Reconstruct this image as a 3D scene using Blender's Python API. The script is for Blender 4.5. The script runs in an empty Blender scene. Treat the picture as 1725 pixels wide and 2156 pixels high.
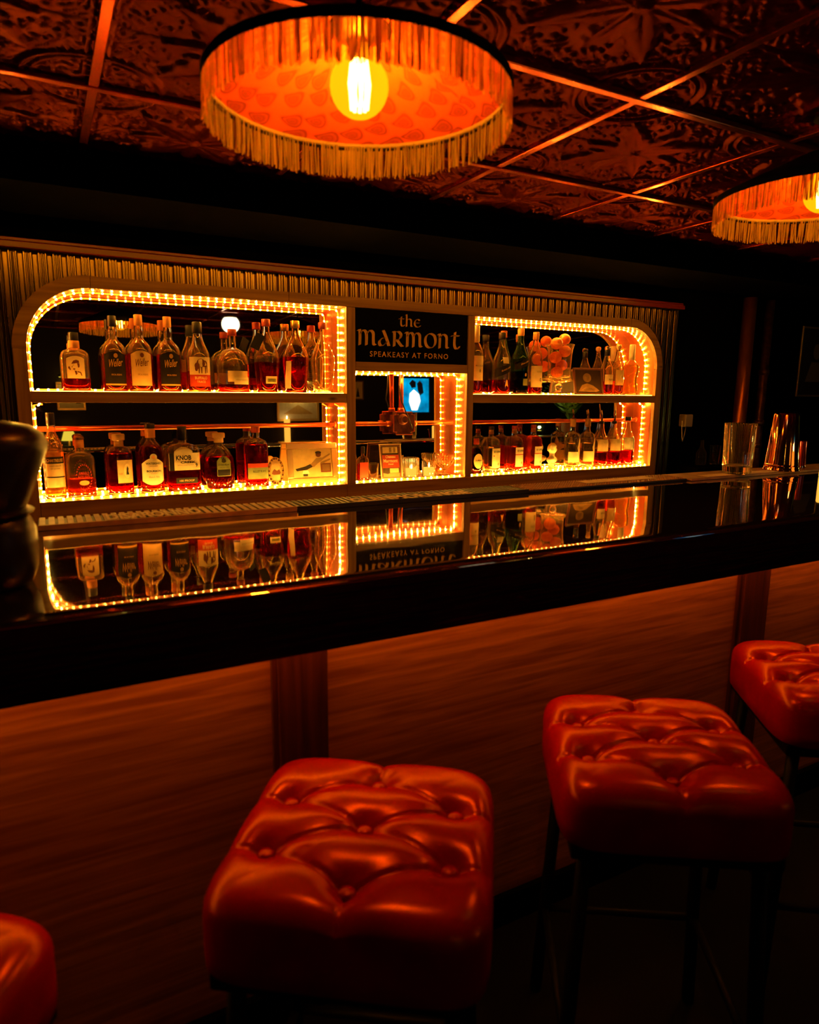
import bpy, bmesh, math, random
from mathutils import Vector, Matrix
random.seed(7)
PI = math.pi
SC = bpy.context.scene
COL = SC.collection

# ------------------------------------------------------------------ camera
F_PX, W_PX = 1423.88, 1725.0
yaw, pitch, roll = math.radians(28.325), math.radians(-10.1726), math.radians(0.5525)
fwd = Vector((math.sin(yaw) * math.cos(pitch), math.cos(yaw) * math.cos(pitch), math.sin(pitch)))
rgt = Vector((math.cos(yaw), -math.sin(yaw), 0))
upv = rgt.cross(fwd)
r2 = rgt * math.cos(roll) + upv * math.sin(roll)
u2 = -rgt * math.sin(roll) + upv * math.cos(roll)
cd = bpy.data.cameras.new('camera')
cam = bpy.data.objects.new('camera', cd)
COL.objects.link(cam)
cam.matrix_world = Matrix(((r2.x, u2.x, -fwd.x, 0.038), (r2.y, u2.y, -fwd.y, -3.186), (r2.z, u2.z, -fwd.z, 1.467), (0, 0, 0, 1)))
cd.sensor_fit = 'HORIZONTAL'
cd.sensor_width = 36.0
cd.lens = F_PX / W_PX * 36.0
cd.clip_start = 0.02
cd.clip_end = 50
cd.dof.use_dof = True
cd.dof.focus_distance = 3.55
cd.dof.aperture_fstop = 4.2
SC.camera = cam

# ------------------------------------------------------------------ world, exposure
wd = bpy.data.worlds.new('dark_room')
SC.world = wd
wd.use_nodes = True
wd.node_tree.nodes['Background'].inputs[0].default_value = (0.0, 0.0, 0.0, 1)
wd.node_tree.nodes['Background'].inputs[1].default_value = 0.0
SC.view_settings.view_transform = 'Standard'
SC.view_settings.look = 'None'
SC.view_settings.gamma = 1.0
SC.view_settings.use_curve_mapping = False
SC.view_settings.exposure = 0.0
cy = SC.cycles
cy.use_denoising = True
try:
    cy.denoiser = 'OPENIMAGEDENOISE'
    cy.denoising_input_passes = 'RGB_ALBEDO_NORMAL'
except Exception:
    pass
cy.use_adaptive_sampling = True
cy.adaptive_threshold = 0.035
cy.adaptive_min_samples = 16
cy.max_bounces = 16
cy.diffuse_bounces = 3
cy.glossy_bounces = 6
cy.transmission_bounces = 14
cy.transparent_max_bounces = 24
cy.sample_clamp_indirect = 9.0
cy.blur_glossy = 0.15
cy.use_light_tree = True

WARM = (1.0, 0.27, 0.02)          # filament lamps
ROPE = (1.0, 0.46, 0.05)          # rope light

def point_light(name, loc, color, watts, radius, parent=None):
    d = bpy.data.lights.new(name, 'POINT')
    d.color = color
    d.energy = watts
    d.shadow_soft_size = radius
    o = bpy.data.objects.new(name, d)
    COL.objects.link(o)
    o.location = loc
    if parent: o.parent = parent
    return o

# ------------------------------------------------------------------ materials
MATS = {}
def new_mat(name):
    m = bpy.data.materials.new(name)
    m.use_nodes = True
    nt = m.node_tree
    nt.nodes.clear()
    out = nt.nodes.new('ShaderNodeOutputMaterial')
    MATS[name] = m
    return m, nt, out

def node(nt, typ, **kw):
    n = nt.nodes.new(typ)
    for k, v in kw.items():
        setattr(n, k, v)
    return n

def rgba(c):
    return (c[0], c[1], c[2], 1.0)

def pbr(name, col, rough=0.5, metal=0.0, spec=0.5, coat=0.0, coat_rough=0.05, ior=None, emis=None, estr=0.0):
    m, nt, out = new_mat(name)
    b = node(nt, 'ShaderNodeBsdfPrincipled')
    b.inputs['Base Color'].default_value = rgba(col)
    b.inputs['Roughness'].default_value = rough
    b.inputs['Metallic'].default_value = metal
    b.inputs['Specular IOR Level'].default_value = spec
    b.inputs['Coat Weight'].default_value = coat
    b.inputs['Coat Roughness'].default_value = coat_rough
    if ior: b.inputs['IOR'].default_value = ior
    if emis:
        b.inputs['Emission Color'].default_value = rgba(emis)
        b.inputs['Emission Strength'].default_value = estr
    nt.links.new(b.outputs[0], out.inputs[0])
    m['bsdf'] = b.name
    return m

def add_noise_color(m, c0, c1, scale=(4, 4, 4), detail=5, lo=0.35, hi=0.65, bump=0.0, nscale=1.0, dist=0.0, rough=None):
    """two-tone mottled / grained colour on object coordinates plus fine relief"""
    nt = m.node_tree
    b = nt.nodes[m['bsdf']]
    tc = node(nt, 'ShaderNodeTexCoord')
    mp = node(nt, 'ShaderNodeMapping')
    mp.inputs['Scale'].default_value = scale
    nz = node(nt, 'ShaderNodeTexNoise')
    nz.inputs['Scale'].default_value = nscale
    nz.inputs['Detail'].default_value = detail
    nz.inputs['Distortion'].default_value = dist
    cr = node(nt, 'ShaderNodeValToRGB')
    cr.color_ramp.elements[0].position = lo
    cr.color_ramp.elements[1].position = hi
    cr.color_ramp.elements[0].color = rgba(c0)
    cr.color_ramp.elements[1].color = rgba(c1)
    L = nt.links.new
    L(tc.outputs['Object'], mp.inputs[0]); L(mp.outputs[0], nz.inputs['Vector'])
    L(nz.outputs['Fac'], cr.inputs[0]); L(cr.outputs[0], b.inputs['Base Color'])
    if bump:
        bp = node(nt, 'ShaderNodeBump')
        bp.inputs['Strength'].default_value = bump
        bp.inputs['Distance'].default_value = 0.004
        L(nz.outputs['Fac'], bp.inputs['Height']); L(bp.outputs[0], b.inputs['Normal'])
    if rough:
        mr = node(nt, 'ShaderNodeMapRange')
        mr.inputs['To Min'].default_value = rough[0]; mr.inputs['To Max'].default_value = rough[1]
        L(nz.outputs['Fac'], mr.inputs[0]); L(mr.outputs[0], b.inputs['Roughness'])
    return m

def wood(name, c0, c1, along, rough=0.5, fine=38.0, knots=True, coat=0.0):
    m = pbr(name, c0, rough, coat=coat)
    nt = m.node_tree; b = nt.nodes[m['bsdf']]; L = nt.links.new
    tc = node(nt, 'ShaderNodeTexCoord')
    mp = node(nt, 'ShaderNodeMapping')
    s = [fine, fine, fine]; s[along] = fine * 0.05
    mp.inputs['Scale'].default_value = s
    nz = node(nt, 'ShaderNodeTexNoise')
    nz.inputs['Scale'].default_value = 1.0; nz.inputs['Detail'].default_value = 6; nz.inputs['Distortion'].default_value = 0.6
    cr = node(nt, 'ShaderNodeValToRGB')
    cr.color_ramp.elements[0].position = 0.32; cr.color_ramp.elements[1].position = 0.68
    cr.color_ramp.elements[0].color = rgba(c0); cr.color_ramp.elements[1].color = rgba(c1)
    L(tc.outputs['Object'], mp.inputs[0]); L(mp.outputs[0], nz.inputs['Vector']); L(nz.outputs['Fac'], cr.inputs[0])
    colsock = cr.outputs[0]
    if knots:
        mp2 = node(nt, 'ShaderNodeMapping')
        s2 = [9.0, 9.0, 9.0]; s2[along] = 3.2
        mp2.inputs['Scale'].default_value = s2
        vo = node(nt, 'ShaderNodeTexVoronoi'); vo.inputs['Scale'].default_value = 1.0
        c2 = node(nt, 'ShaderNodeValToRGB')
        c2.color_ramp.elements[0].position = 0.03; c2.color_ramp.elements[1].position = 0.10
        c2.color_ramp.elements[0].color = (0.25, 0.2, 0.18, 1); c2.color_ramp.elements[1].color = (1, 1, 1, 1)
        mx = node(nt, 'ShaderNodeMix', data_type='RGBA', blend_type='MULTIPLY')
        mx.inputs[0].default_value = 1.0
        L(tc.outputs['Object'], mp2.inputs[0]); L(mp2.outputs[0], vo.inputs['Vector']); L(vo.outputs['Distance'], c2.inputs[0])
        L(colsock, mx.inputs[6]); L(c2.outputs[0], mx.inputs[7]); colsock = mx.outputs[2]
    L(colsock, b.inputs['Base Color'])
    bp = node(nt, 'ShaderNodeBump'); bp.inputs['Strength'].default_value = 0.25; bp.inputs['Distance'].default_value = 0.002
    L(nz.outputs['Fac'], bp.inputs['Height']); L(bp.outputs[0], b.inputs['Normal'])
    return m

def emit(name, col, strength):
    m, nt, out = new_mat(name)
    e = node(nt, 'ShaderNodeEmission')
    e.inputs[0].default_value = rgba(col); e.inputs[1].default_value = strength
    nt.links.new(e.outputs[0], out.inputs[0])
    return m

def glass(name, col=(1, 1, 1), ior=1.47, rough=0.0, bloom=0.014, bcol=(1.0, 0.85, 0.35), rim=0.22):
    """clear refracting body with light glow painted in as a translucent tint, strongest where rim is set"""
    m, nt, out = new_mat(name)
    g = node(nt, 'ShaderNodeBsdfGlass')
    g.inputs['Color'].default_value = rgba(col); g.inputs['IOR'].default_value = ior; g.inputs['Roughness'].default_value = rough
    t = node(nt, 'ShaderNodeBsdfTranslucent'); t.inputs[0].default_value = rgba(bcol or col)
    mx = node(nt, 'ShaderNodeMixShader')
    lw = node(nt, 'ShaderNodeLayerWeight'); lw.inputs[0].default_value = 0.35
    mr = node(nt, 'ShaderNodeMapRange'); mr.inputs['From Min'].default_value = 0.25; mr.inputs['To Min'].default_value = bloom; mr.inputs['To Max'].default_value = bloom + rim
    nt.links.new(lw.outputs['Facing'], mr.inputs[0]); nt.links.new(mr.outputs[0], mx.inputs[0])
    nt.links.new(g.outputs[0], mx.inputs[1]); nt.links.new(t.outputs[0], mx.inputs[2]); nt.links.new(mx.outputs[0], out.inputs[0])
    return m

def thread_mat(name, col, trans, tcol):
    m, nt, out = new_mat(name)
    d = node(nt, 'ShaderNodeBsdfDiffuse'); t = node(nt, 'ShaderNodeBsdfTranslucent')
    tc = node(nt, 'ShaderNodeTexCoord'); mp = node(nt, 'ShaderNodeMapping'); mp.inputs['Scale'].default_value = (260, 260, 4)
    nz = node(nt, 'ShaderNodeTexNoise'); nz.inputs['Scale'].default_value = 1.0
    cr = node(nt, 'ShaderNodeValToRGB')
    cr.color_ramp.elements[0].position = 0.3; cr.color_ramp.elements[1].position = 0.7
    cr.color_ramp.elements[0].color = rgba([c * 0.55 for c in col]); cr.color_ramp.elements[1].color = rgba(col)
    mx = node(nt, 'ShaderNodeMixShader'); mx.inputs[0].default_value = trans
    L = nt.links.new
    L(tc.outputs['Object'], mp.inputs[0]); L(mp.outputs[0], nz.inputs['Vector']); L(nz.outputs['Fac'], cr.inputs[0])
    L(cr.outputs[0], d.inputs[0]); c2 = node(nt, 'ShaderNodeValToRGB'); c2.color_ramp.elements[0].position = 0.36; c2.color_ramp.elements[1].position = 0.62
    c2.color_ramp.elements[0].color = rgba([c * 0.12 for c in tcol]); c2.color_ramp.elements[1].color = rgba(tcol); L(nz.outputs['Fac'], c2.inputs[0]); L(c2.outputs[0], t.inputs[0])
    L(d.outputs[0], mx.inputs[1]); L(t.outputs[0], mx.inputs[2]); L(mx.outputs[0], out.inputs[0])
    return m

# setting
wood('frame_wood_x', (0.28, 0.12, 0.02), (0.50, 0.25, 0.05), 0, 0.6)
wood('frame_wood_z', (0.28, 0.12, 0.02), (0.50, 0.25, 0.05), 2, 0.6)
add_noise_color(pbr('shelf_pale', (0.8, 0.6, 0.3), 0.35), (0.7, 0.5, 0.22), (0.85, 0.66, 0.35), (2, 30, 10))
wood('panel_wood', (0.30, 0.062, 0.012), (0.62, 0.17, 0.04), 0, 0.45, fine=60, knots=False)
wood('pilaster_wood', (0.06, 0.008, 0.003), (0.16, 0.025, 0.008), 2, 0.35, fine=45, knots=False)
wood('trim_wood', (0.18, 0.012, 0.006), (0.30, 0.03, 0.012), 0, 0.3, fine=30, knots=False)
add_noise_color(pbr('copper_lining', (0.75, 0.2, 0.05), 0.32, 0.75), (0.62, 0.11, 0.025), (0.85, 0.25, 0.06), (6, 6, 3), nscale=1.0)
pbr('mirror_silver', (0.72, 0.7, 0.66), 0.015, 1.0)
add_noise_color(pbr('corrugated_steel', (0.5, 0.34, 0.16), 0.28, 1.0), (0.30, 0.19, 0.05), (0.44, 0.29, 0.09), (3, 3, 1.2), nscale=2.0)
pbr('black_paint', (0.0012, 0.0011, 0.001), 0.95, spec=0.02)
pbr('dark_wall', (0.02, 0.012, 0.01), 0.8, spec=0.2)
add_noise_color(pbr('dark_floor', (0.003, 0.002, 0.002), 0.7, spec=0.05), (0.002, 0.0015, 0.001), (0.005, 0.003, 0.002), (3, 3, 3))
pbr('tin_bar', (0.75, 0.11, 0.012), 0.17, 0.9, 0.8)
m = pbr('bar_lacquer', (0.010, 0.006, 0.005), 0.035, 0.0, 1.0, coat=1.0, coat_rough=0.02, ior=2.8)
nt = m.node_tree; b = nt.nodes[m['bsdf']]
tc = node(nt, 'ShaderNodeTexCoord'); nz = node(nt, 'ShaderNodeTexNoise'); nz.inputs['Scale'].default_value = 5.0; nz.inputs['Detail'].default_value = 1
bp = node(nt, 'ShaderNodeBump'); bp.inputs['Strength'].default_value = 0.05; bp.inputs['Distance'].default_value = 0.01
nt.links.new(tc.outputs['Object'], nz.inputs['Vector']); nt.links.new(nz.outputs['Fac'], bp.inputs['Height'])
nt.links.new(bp.outputs[0], b.inputs['Normal']); nt.links.new(bp.outputs[0], b.inputs['Coat Normal'])
m = pbr('fascia_black', (0.004, 0.004, 0.004), 0.16, 0.0, 0.35)
nt = m.node_tree; b = nt.nodes[m['bsdf']]
tc = node(nt, 'ShaderNodeTexCoord'); mp = node(nt, 'ShaderNodeMapping'); mp.inputs['Scale'].default_value = (4, 30, 60)
nz = node(nt, 'ShaderNodeTexNoise'); nz.inputs['Scale'].default_value = 1.0
bp = node(nt, 'ShaderNodeBump'); bp.inputs['Strength'].default_value = 0.3; bp.inputs['Distance'].default_value = 0.004
nt.links.new(tc.outputs['Object'], mp.inputs[0]); nt.links.new(mp.outputs[0], nz.inputs['Vector']); nt.links.new(nz.outputs['Fac'], bp.inputs['Height']); nt.links.new(bp.outputs[0], b.inputs['Normal'])
# lights
emit('rope_glow', (1.0, 0.125, 0.004), 9.0)
emit('diode_glow', (1.0, 0.48, 0.05), 800.0)
emit('tape_glow', (1.0, 0.32, 0.02), 42.0)
emit('filament_glow', (1.0, 0.62, 0.2), 60.0)
emit('under_bar_glow', (1.0, 0.36, 0.015), 27.0)
emit('added_soffit_glow', (1.0, 0.36, 0.01), 27.0)
emit('globe_glow', (1.0, 0.82, 0.5), 3.2)
emit('candle_glow', (1.0, 0.45, 0.05), 1.6)
emit('lamp_shade_glow', (0.85, 0.62, 0.05), 1.3)
# bulb glass: amber, thin
m, nt, out = new_mat('bulb_glass')
tr = node(nt, 'ShaderNodeBsdfTransparent'); tr.inputs[0].default_value = (1.0, 0.78, 0.3, 1)
em = node(nt, 'ShaderNodeEmission'); em.inputs[0].default_value = (1.0, 0.36, 0.002, 1); em.inputs[1].default_value = 2.2
mx = node(nt, 'ShaderNodeMixShader'); mx.inputs[0].default_value = 0.55
nt.links.new(tr.outputs[0], mx.inputs[1]); nt.links.new(em.outputs[0], mx.inputs[2]); nt.links.new(mx.outputs[0], out.inputs[0])
# shade lining: red cloth printed with paisley drops
m = pbr('paisley_cloth', (0.6, 0.06, 0.01), 0.9, spec=0.1)
nt = m.node_tree; b = nt.nodes[m['bsdf']]; L = nt.links.new
uv = node(nt, 'ShaderNodeUVMap'); mp = node(nt, 'ShaderNodeMapping'); mp.inputs['Scale'].default_value = (12.0, 4.2, 1); mp.inputs['Rotation'].default_value = (0, 0, 0.35)
vo = node(nt, 'ShaderNodeTexVoronoi'); vo.inputs['Scale'].default_value = 1.0; vo.inputs['Randomness'].default_value = 0.3
# drop shape: distance in each cell, widened on one side so that the spot becomes a bent tear
sub = node(nt, 'ShaderNodeVectorMath', operation='SUBTRACT'); sep = node(nt, 'ShaderNodeSeparateXYZ')
L(uv.outputs[0], mp.inputs[0]); L(mp.outputs[0], vo.inputs['Vector']); L(mp.outputs[0], sub.inputs[0]); L(vo.outputs['Position'], sub.inputs[1]); L(sub.outputs[0], sep.inputs[0])
def mth(op, a, b_=None, v=None):
    n = node(nt, 'ShaderNodeMath', operation=op); L(a, n.inputs[0])
    if b_ is not None: L(b_, n.inputs[1])
    if v is not None: n.inputs[1].default_value = v
    return n.outputs[0]
xx = mth('MULTIPLY', sep.outputs[0], v=0.75); sk = mth('MULTIPLY', sep.outputs[0], sep.outputs[0]); yy0 = mth('SUBTRACT', sep.outputs[1], mth('MULTIPLY', sk, v=1.1))
tap = mth('ADD', mth('MULTIPLY', sep.outputs[0], v=-1.3), v=1.15); yy = mth('DIVIDE', yy0, mth('MAXIMUM', tap, v=0.25))
dd = mth('SQRT', mth('ADD', mth('MULTIPLY', xx, xx), mth('MULTIPLY', yy, yy)))
cr = node(nt, 'ShaderNodeValToRGB'); e = cr.color_ramp.elements
e[0].position = 0.0; e[0].color = (0.30, 0.06, 0.008, 1); e[1].position = 0.40; e[1].color = (0.74, 0.11, 0.012, 1)
for ps, c in ((0.10, (0.40, 0.06, 0.01, 1)), (0.13, (0.30, 0.055, 0.008, 1)), (0.22, (0.48, 0.075, 0.009, 1)), (0.25, (0.28, 0.05, 0.008, 1)), (0.29, (0.32, 0.055, 0.008, 1)), (0.32, (0.66, 0.095, 0.011, 1))):
    k = e.new(ps); k.color = c
L(dd, cr.inputs[0]); L(cr.outputs[0], b.inputs['Base Color'])
thread_mat('fringe_thread', (0.26, 0.25, 0.03), 0.5, (0.80, 0.30, 0.012))
pbr('trim_braid', (0.22, 0.2, 0.04), 0.9)
pbr('shade_black', (0.008, 0.006, 0.005), 0.85, spec=0.1)
pbr('aged_brass', (0.25, 0.12, 0.03), 0.35, 1.0)
# stools
def satin(name, c0, c1, gloss, fac, rough, nscale, bump_scale=0.0):
    """mottled matt body under a thin tinted polish"""
    m, nt, out = new_mat(name); L = nt.links.new
    d = node(nt, 'ShaderNodeBsdfDiffuse'); g = node(nt, 'ShaderNodeBsdfGlossy'); mx = node(nt, 'ShaderNodeMixShader')
    g.inputs['Color'].default_value = rgba(gloss); g.inputs['Roughness'].default_value = rough; mx.inputs[0].default_value = fac
    tc = node(nt, 'ShaderNodeTexCoord'); nz = node(nt, 'ShaderNodeTexNoise'); nz.inputs['Scale'].default_value = nscale; nz.inputs['Detail'].default_value = 4
    cr = node(nt, 'ShaderNodeValToRGB'); cr.color_ramp.elements[0].position = 0.3; cr.color_ramp.elements[1].position = 0.7
    cr.color_ramp.elements[0].color = rgba(c0); cr.color_ramp.elements[1].color = rgba(c1)
    L(tc.outputs['Object'], nz.inputs['Vector']); L(nz.outputs['Fac'], cr.inputs[0]); L(cr.outputs[0], d.inputs[0])
    if bump_scale:
        n2 = node(nt, 'ShaderNodeTexNoise'); n2.inputs['Scale'].default_value = bump_scale
        bp = node(nt, 'ShaderNodeBump'); bp.inputs['Strength'].default_value = 0.06; bp.inputs['Distance'].default_value = 0.001
        L(tc.outputs['Object'], n2.inputs['Vector']); L(n2.outputs['Fac'], bp.inputs['Height']); L(bp.outputs[0], d.inputs['Normal']); L(bp.outputs[0], g.inputs['Normal'])
    L(d.outputs[0], mx.inputs[1]); L(g.outputs[0], mx.inputs[2]); L(mx.outputs[0], out.inputs[0])
    return m
satin('red_leather', (0.20, 0.0004, 0.0002), (0.31, 0.0008, 0.0003), (1.0, 0.32, 0.03), 0.085, 0.29, 14, 420)
satin('tin_tile', (0.018, 0.0006, 0.0002), (0.034, 0.0011, 0.0003), (0.9, 0.17, 0.03), 0.055, 0.30, 9)
pbr('black_metal', (0.003, 0.003, 0.003), 0.5, 0.0, 0.08)
# bottles and bar things
glass('clear_glass', (1.0, 0.97, 0.9)); glass('green_glass', (0.30, 0.55, 0.28)); glass('teal_glass', (0.5, 0.72, 0.66))
glass('amber_liquid', (0.85, 0.22, 0.03), 1.34, bloom=0.03, bcol=None, rim=0.0); glass('red_liquid', (0.8, 0.09, 0.02), 1.34, bloom=0.03, bcol=None, rim=0.0); glass('gold_liquid', (0.95, 0.55, 0.12), 1.34, rim=0.0)
glass('pink_liquid', (0.95, 0.28, 0.08), 1.34, bloom=0.12, bcol=None, rim=0.0); glass('clear_liquid', (0.97, 0.95, 0.85), 1.34, rim=0.0); glass('dark_liquid', (0.35, 0.05, 0.015), 1.34, bcol=None, rim=0.0)
glass('yellow_liquid', (1.0, 0.75, 0.2), 1.34, bloom=0.2, bcol=None, rim=0.0)
def paper(name, col): return add_noise_color(pbr(name, col, 0.7, spec=0.2), [c * 0.85 for c in col], col, (30, 30, 30))
paper('label_cream', (0.78, 0.62, 0.38)); paper('label_tan', (0.66, 0.45, 0.2)); paper('label_black', (0.012, 0.010, 0.009))
paper('label_white', (0.82, 0.75, 0.6)); paper('label_red', (0.5, 0.05, 0.02)); paper('label_green', (0.2, 0.22, 0.07)); paper('label_orange', (0.75, 0.3, 0.08))
paper('ink_black', (0.02, 0.015, 0.01)); paper('ink_brown', (0.16, 0.05, 0.02)); paper('ink_gold', (0.6, 0.34, 0.08)); paper('ink_red', (0.45, 0.03, 0.02)); paper('ink_grey', (0.3, 0.24, 0.15))
paper('photo_sepia', (0.62, 0.42, 0.18)); paper('photo_dark', (0.05, 0.03, 0.015)); paper('photo_mid', (0.3, 0.18, 0.07))
pbr('cap_black', (0.012, 0.01, 0.01), 0.35); pbr('cap_red', (0.35, 0.04, 0.02), 0.4); paper('cap_cork', (0.62, 0.36, 0.15)); paper('cap_orange', (0.75, 0.3, 0.08)); paper('cap_wood', (0.4, 0.2, 0.07))
pbr('cap_gold', (0.7, 0.42, 0.12), 0.3, 1.0); pbr('steel', (0.6, 0.55, 0.5), 0.18, 1.0)
add_noise_color(pbr('copper_pipe', (0.8, 0.2, 0.05), 0.28, 0.85), (0.62, 0.11, 0.03), (0.85, 0.24, 0.06), (5, 5, 5))
pbr('copper_shaker', (0.85, 0.36, 0.18), 0.09, 1.0)
pbr('gold_frame', (0.75, 0.5, 0.18), 0.3, 0.7); pbr('dark_frame', (0.14, 0.05, 0.02), 0.4)
add_noise_color(pbr('orange_peel', (0.9, 0.2, 0.02), 0.42), (0.85, 0.15, 0.015), (0.95, 0.25, 0.03), (20, 20, 20), bump=0.2, nscale=6)
paper('plaster', (0.82, 0.66, 0.42))
pbr('wax', (0.9, 0.7, 0.35), 0.5)
pbr('rubber_black', (0.012, 0.011, 0.01), 0.55); add_noise_color(pbr('mat_tan', (0.36, 0.2, 0.07), 0.5), (0.28, 0.15, 0.05), (0.42, 0.24, 0.09), (20, 20, 20))
add_noise_color(pbr('cast_iron', (0.22, 0.06, 0.025), 0.4, 0.6), (0.12, 0.03, 0.015), (0.3, 0.09, 0.035), (25, 25, 25))
pbr('sign_black', (0.0025, 0.002, 0.002), 0.7, spec=0.03); pbr('sign_paint', (0.88, 0.46, 0.05), 0.6)
pbr('banquette_red', (0.4, 0.008, 0.006), 0.5); add_noise_color(pbr('fern_leaf', (0.1, 0.32, 0.03), 0.5), (0.06, 0.2, 0.02), (0.16, 0.42, 0.05), (12, 12, 12))
pbr('terracotta', (0.3, 0.1, 0.05), 0.7); pbr('white_plastic', (0.55, 0.42, 0.28), 0.5); pbr('dark_ceramic', (0.008, 0.003, 0.002), 0.32, 0.0, 0.2)
pbr('red_glass_tin', (0.7, 0.06, 0.03), 0.15, 0.9)

# ------------------------------------------------------------------ mesh helpers
def mesh_obj(name, verts, faces, mat, parent=None, smooth=False, loc=None, rot=None, uvs=None):
    me = bpy.data.meshes.new(name)
    me.from_pydata([tuple(v) for v in verts], [], faces)
    if mat: me.materials.append(MATS[mat])
    if smooth:
        me.polygons.foreach_set('use_smooth', [True] * len(me.polygons))
    if uvs is not None:
        ul = me.uv_layers.new(name='uv')
        for lp in me.loops:
            ul.data[lp.index].uv = uvs[lp.vertex_index]
    me.update()
    o = bpy.data.objects.new(name, me)
    COL.objects.link(o)
    if parent: o.parent = parent
    if loc is not None: o.location = loc
    if rot is not None: o.rotation_euler = rot
    return o

def inst(src, name=None, parent=None, loc=None, rot=None):
    o = src.copy()
    if name: o.name = name
    COL.objects.link(o)
    o.parent = parent
    if loc is not None: o.location = loc
    if rot is not None: o.rotation_euler = rot
    return o

def tag(o, label=None, cat=None, group=None, kind=None):
    if label: o['label'] = label
    if cat: o['category'] = cat
    if group: o['group'] = group
    if kind: o['kind'] = kind
    return o

def thing(name, label, cat, loc=(0, 0, 0), rz=0.0, group=None):
    o = bpy.data.objects.new(name, None)
    o.empty_display_size = 0.05
    COL.objects.link(o)
    o.location = loc
    o.rotation_euler = (0, 0, rz)
    return tag(o, label, cat, group)

class G:
    """geometry collector"""
    def __init__(s): s.v = []; s.f = []
    def add(s, v, f):
        n = len(s.v); s.v += [tuple(q) for q in v]; s.f += [tuple(i + n for i in q) for q in f]; return s
    def box(s, x0, x1, y0, y1, z0, z1):
        v = [(x0, y0, z0), (x1, y0, z0), (x1, y1, z0), (x0, y1, z0), (x0, y0, z1), (x1, y0, z1), (x1, y1, z1), (x0, y1, z1)]
        return s.add(v, [(0, 3, 2, 1), (4, 5, 6, 7), (0, 1, 5, 4), (1, 2, 6, 5), (2, 3, 7, 6), (3, 0, 4, 7)])
    def bbox(s, x0, x1, y0, y1, z0, z1, b=0.003):
        """box with chamfered edges"""
        bm = bmesh.new()
        bmesh.ops.create_cube(bm, size=1.0)
        for q in bm.verts:
            q.co = Vector(((x0 + x1) / 2 + q.co.x * (x1 - x0), (y0 + y1) / 2 + q.co.y * (y1 - y0), (z0 + z1) / 2 + q.co.z * (z1 - z0)))
        bmesh.ops.bevel(bm, geom=bm.edges[:], offset=b, segments=2, affect='EDGES', profile=0.5)
        bm.verts.index_update()
        s.add([q.co.copy() for q in bm.verts], [[q.index for q in f.verts] for f in bm.faces])
        bm.free(); return s
    def lathe(s, prof, seg=28, cx=0, cy=0, cap0=True, cap1=True):
        n0 = []
        v = []; f = []
        for (r, z) in prof:
            for k in range(seg):
                a = 2 * PI * k / seg
                v.append((cx + r * math.cos(a), cy + r * math.sin(a), z))
        for i in range(len(prof) - 1):
            for k in range(seg):
                k2 = (k + 1) % seg
                f.append((i * seg + k, i * seg + k2, (i + 1) * seg + k2, (i + 1) * seg + k))
        if cap0: f.append(tuple(range(seg - 1, -1, -1)))
        if cap1: f.append(tuple((len(prof) - 1) * seg + k for k in range(seg)))
        return s.add(v, f)
    def tube(s, pts, r, seg=8, closed=False, cap=True):
        pts = [Vector(p) for p in pts]; n = len(pts); v = []; f = []
        ref = Vector((0.13, 0.29, 0.95))
        rr = r if hasattr(r, '__len__') else [r] * n
        prev = None
        for i, p in enumerate(pts):
            if closed: t = pts[(i + 1) % n] - pts[i - 1]
            else: t = pts[min(i + 1, n - 1)] - pts[max(i - 1, 0)]
            t.normalize()
            if prev is None:
                a = t.cross(ref)
                if a.length < 0.05: a = t.cross(Vector((1, 0, 0)))
            else:
                a = prev - t * prev.dot(t)
            a.normalize(); prev = a
            bb = t.cross(a)
            for k in range(seg):
                an = 2 * PI * k / seg
                v.append(p + (a * math.cos(an) + bb * math.sin(an)) * rr[i])
        m = n if closed else n - 1
        for i in range(m):
            j = (i + 1) % n
            for k in range(seg):
                k2 = (k + 1) % seg
                f.append((i * seg + k, i * seg + k2, j * seg + k2, j * seg + k))
        if cap and not closed:
            f.append(tuple(range(seg - 1, -1, -1))); f.append(tuple((n - 1) * seg + k for k in range(seg)))
        return s.add(v, f)
    def sphere(s, c, r, seg=12, rings=8, sz=1.0):
        prof = []
        for i in range(1, rings):
            a = -PI / 2 + PI * i / rings
            prof.append((r * math.cos(a), c[2] + r * sz * math.sin(a)))
        return s.lathe(prof, seg, c[0], c[1])
    def prism(s, poly, y0, y1):
        """polygon in xz extruded along y (poly counter-clockwise seen from -y)"""
        n = len(poly)
        v = [(p[0], y0, p[1]) for p in poly] + [(p[0], y1, p[1]) for p in poly]
        f = [tuple(range(n)), tuple(range(2 * n - 1, n - 1, -1))]
        for i in range(n):
            j = (i + 1) % n
            f.append((i, i + n, j + n, j))
        return s.add(v, f)
    def obj(s, name, mat, parent=None, smooth=False, loc=None, rot=None):
        return mesh_obj(name, s.v, s.f, mat, parent, smooth, loc, rot)

def smooth_by_angle(o, deg=35):
    me = o.data
    bm = bmesh.new(); bm.from_mesh(me)
    lim = math.radians(deg)
    for e in bm.edges:
        if len(e.link_faces) == 2:
            e.smooth = e.calc_face_angle(0) < lim
    for f in bm.faces: f.smooth = True
    bm.to_mesh(me); bm.free()
    return o

def recalc(o):
    me = o.data
    bm = bmesh.new(); bm.from_mesh(me)
    bmesh.ops.recalc_face_normals(bm, faces=bm.faces[:])
    bm.to_mesh(me); bm.free(); return o

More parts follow.
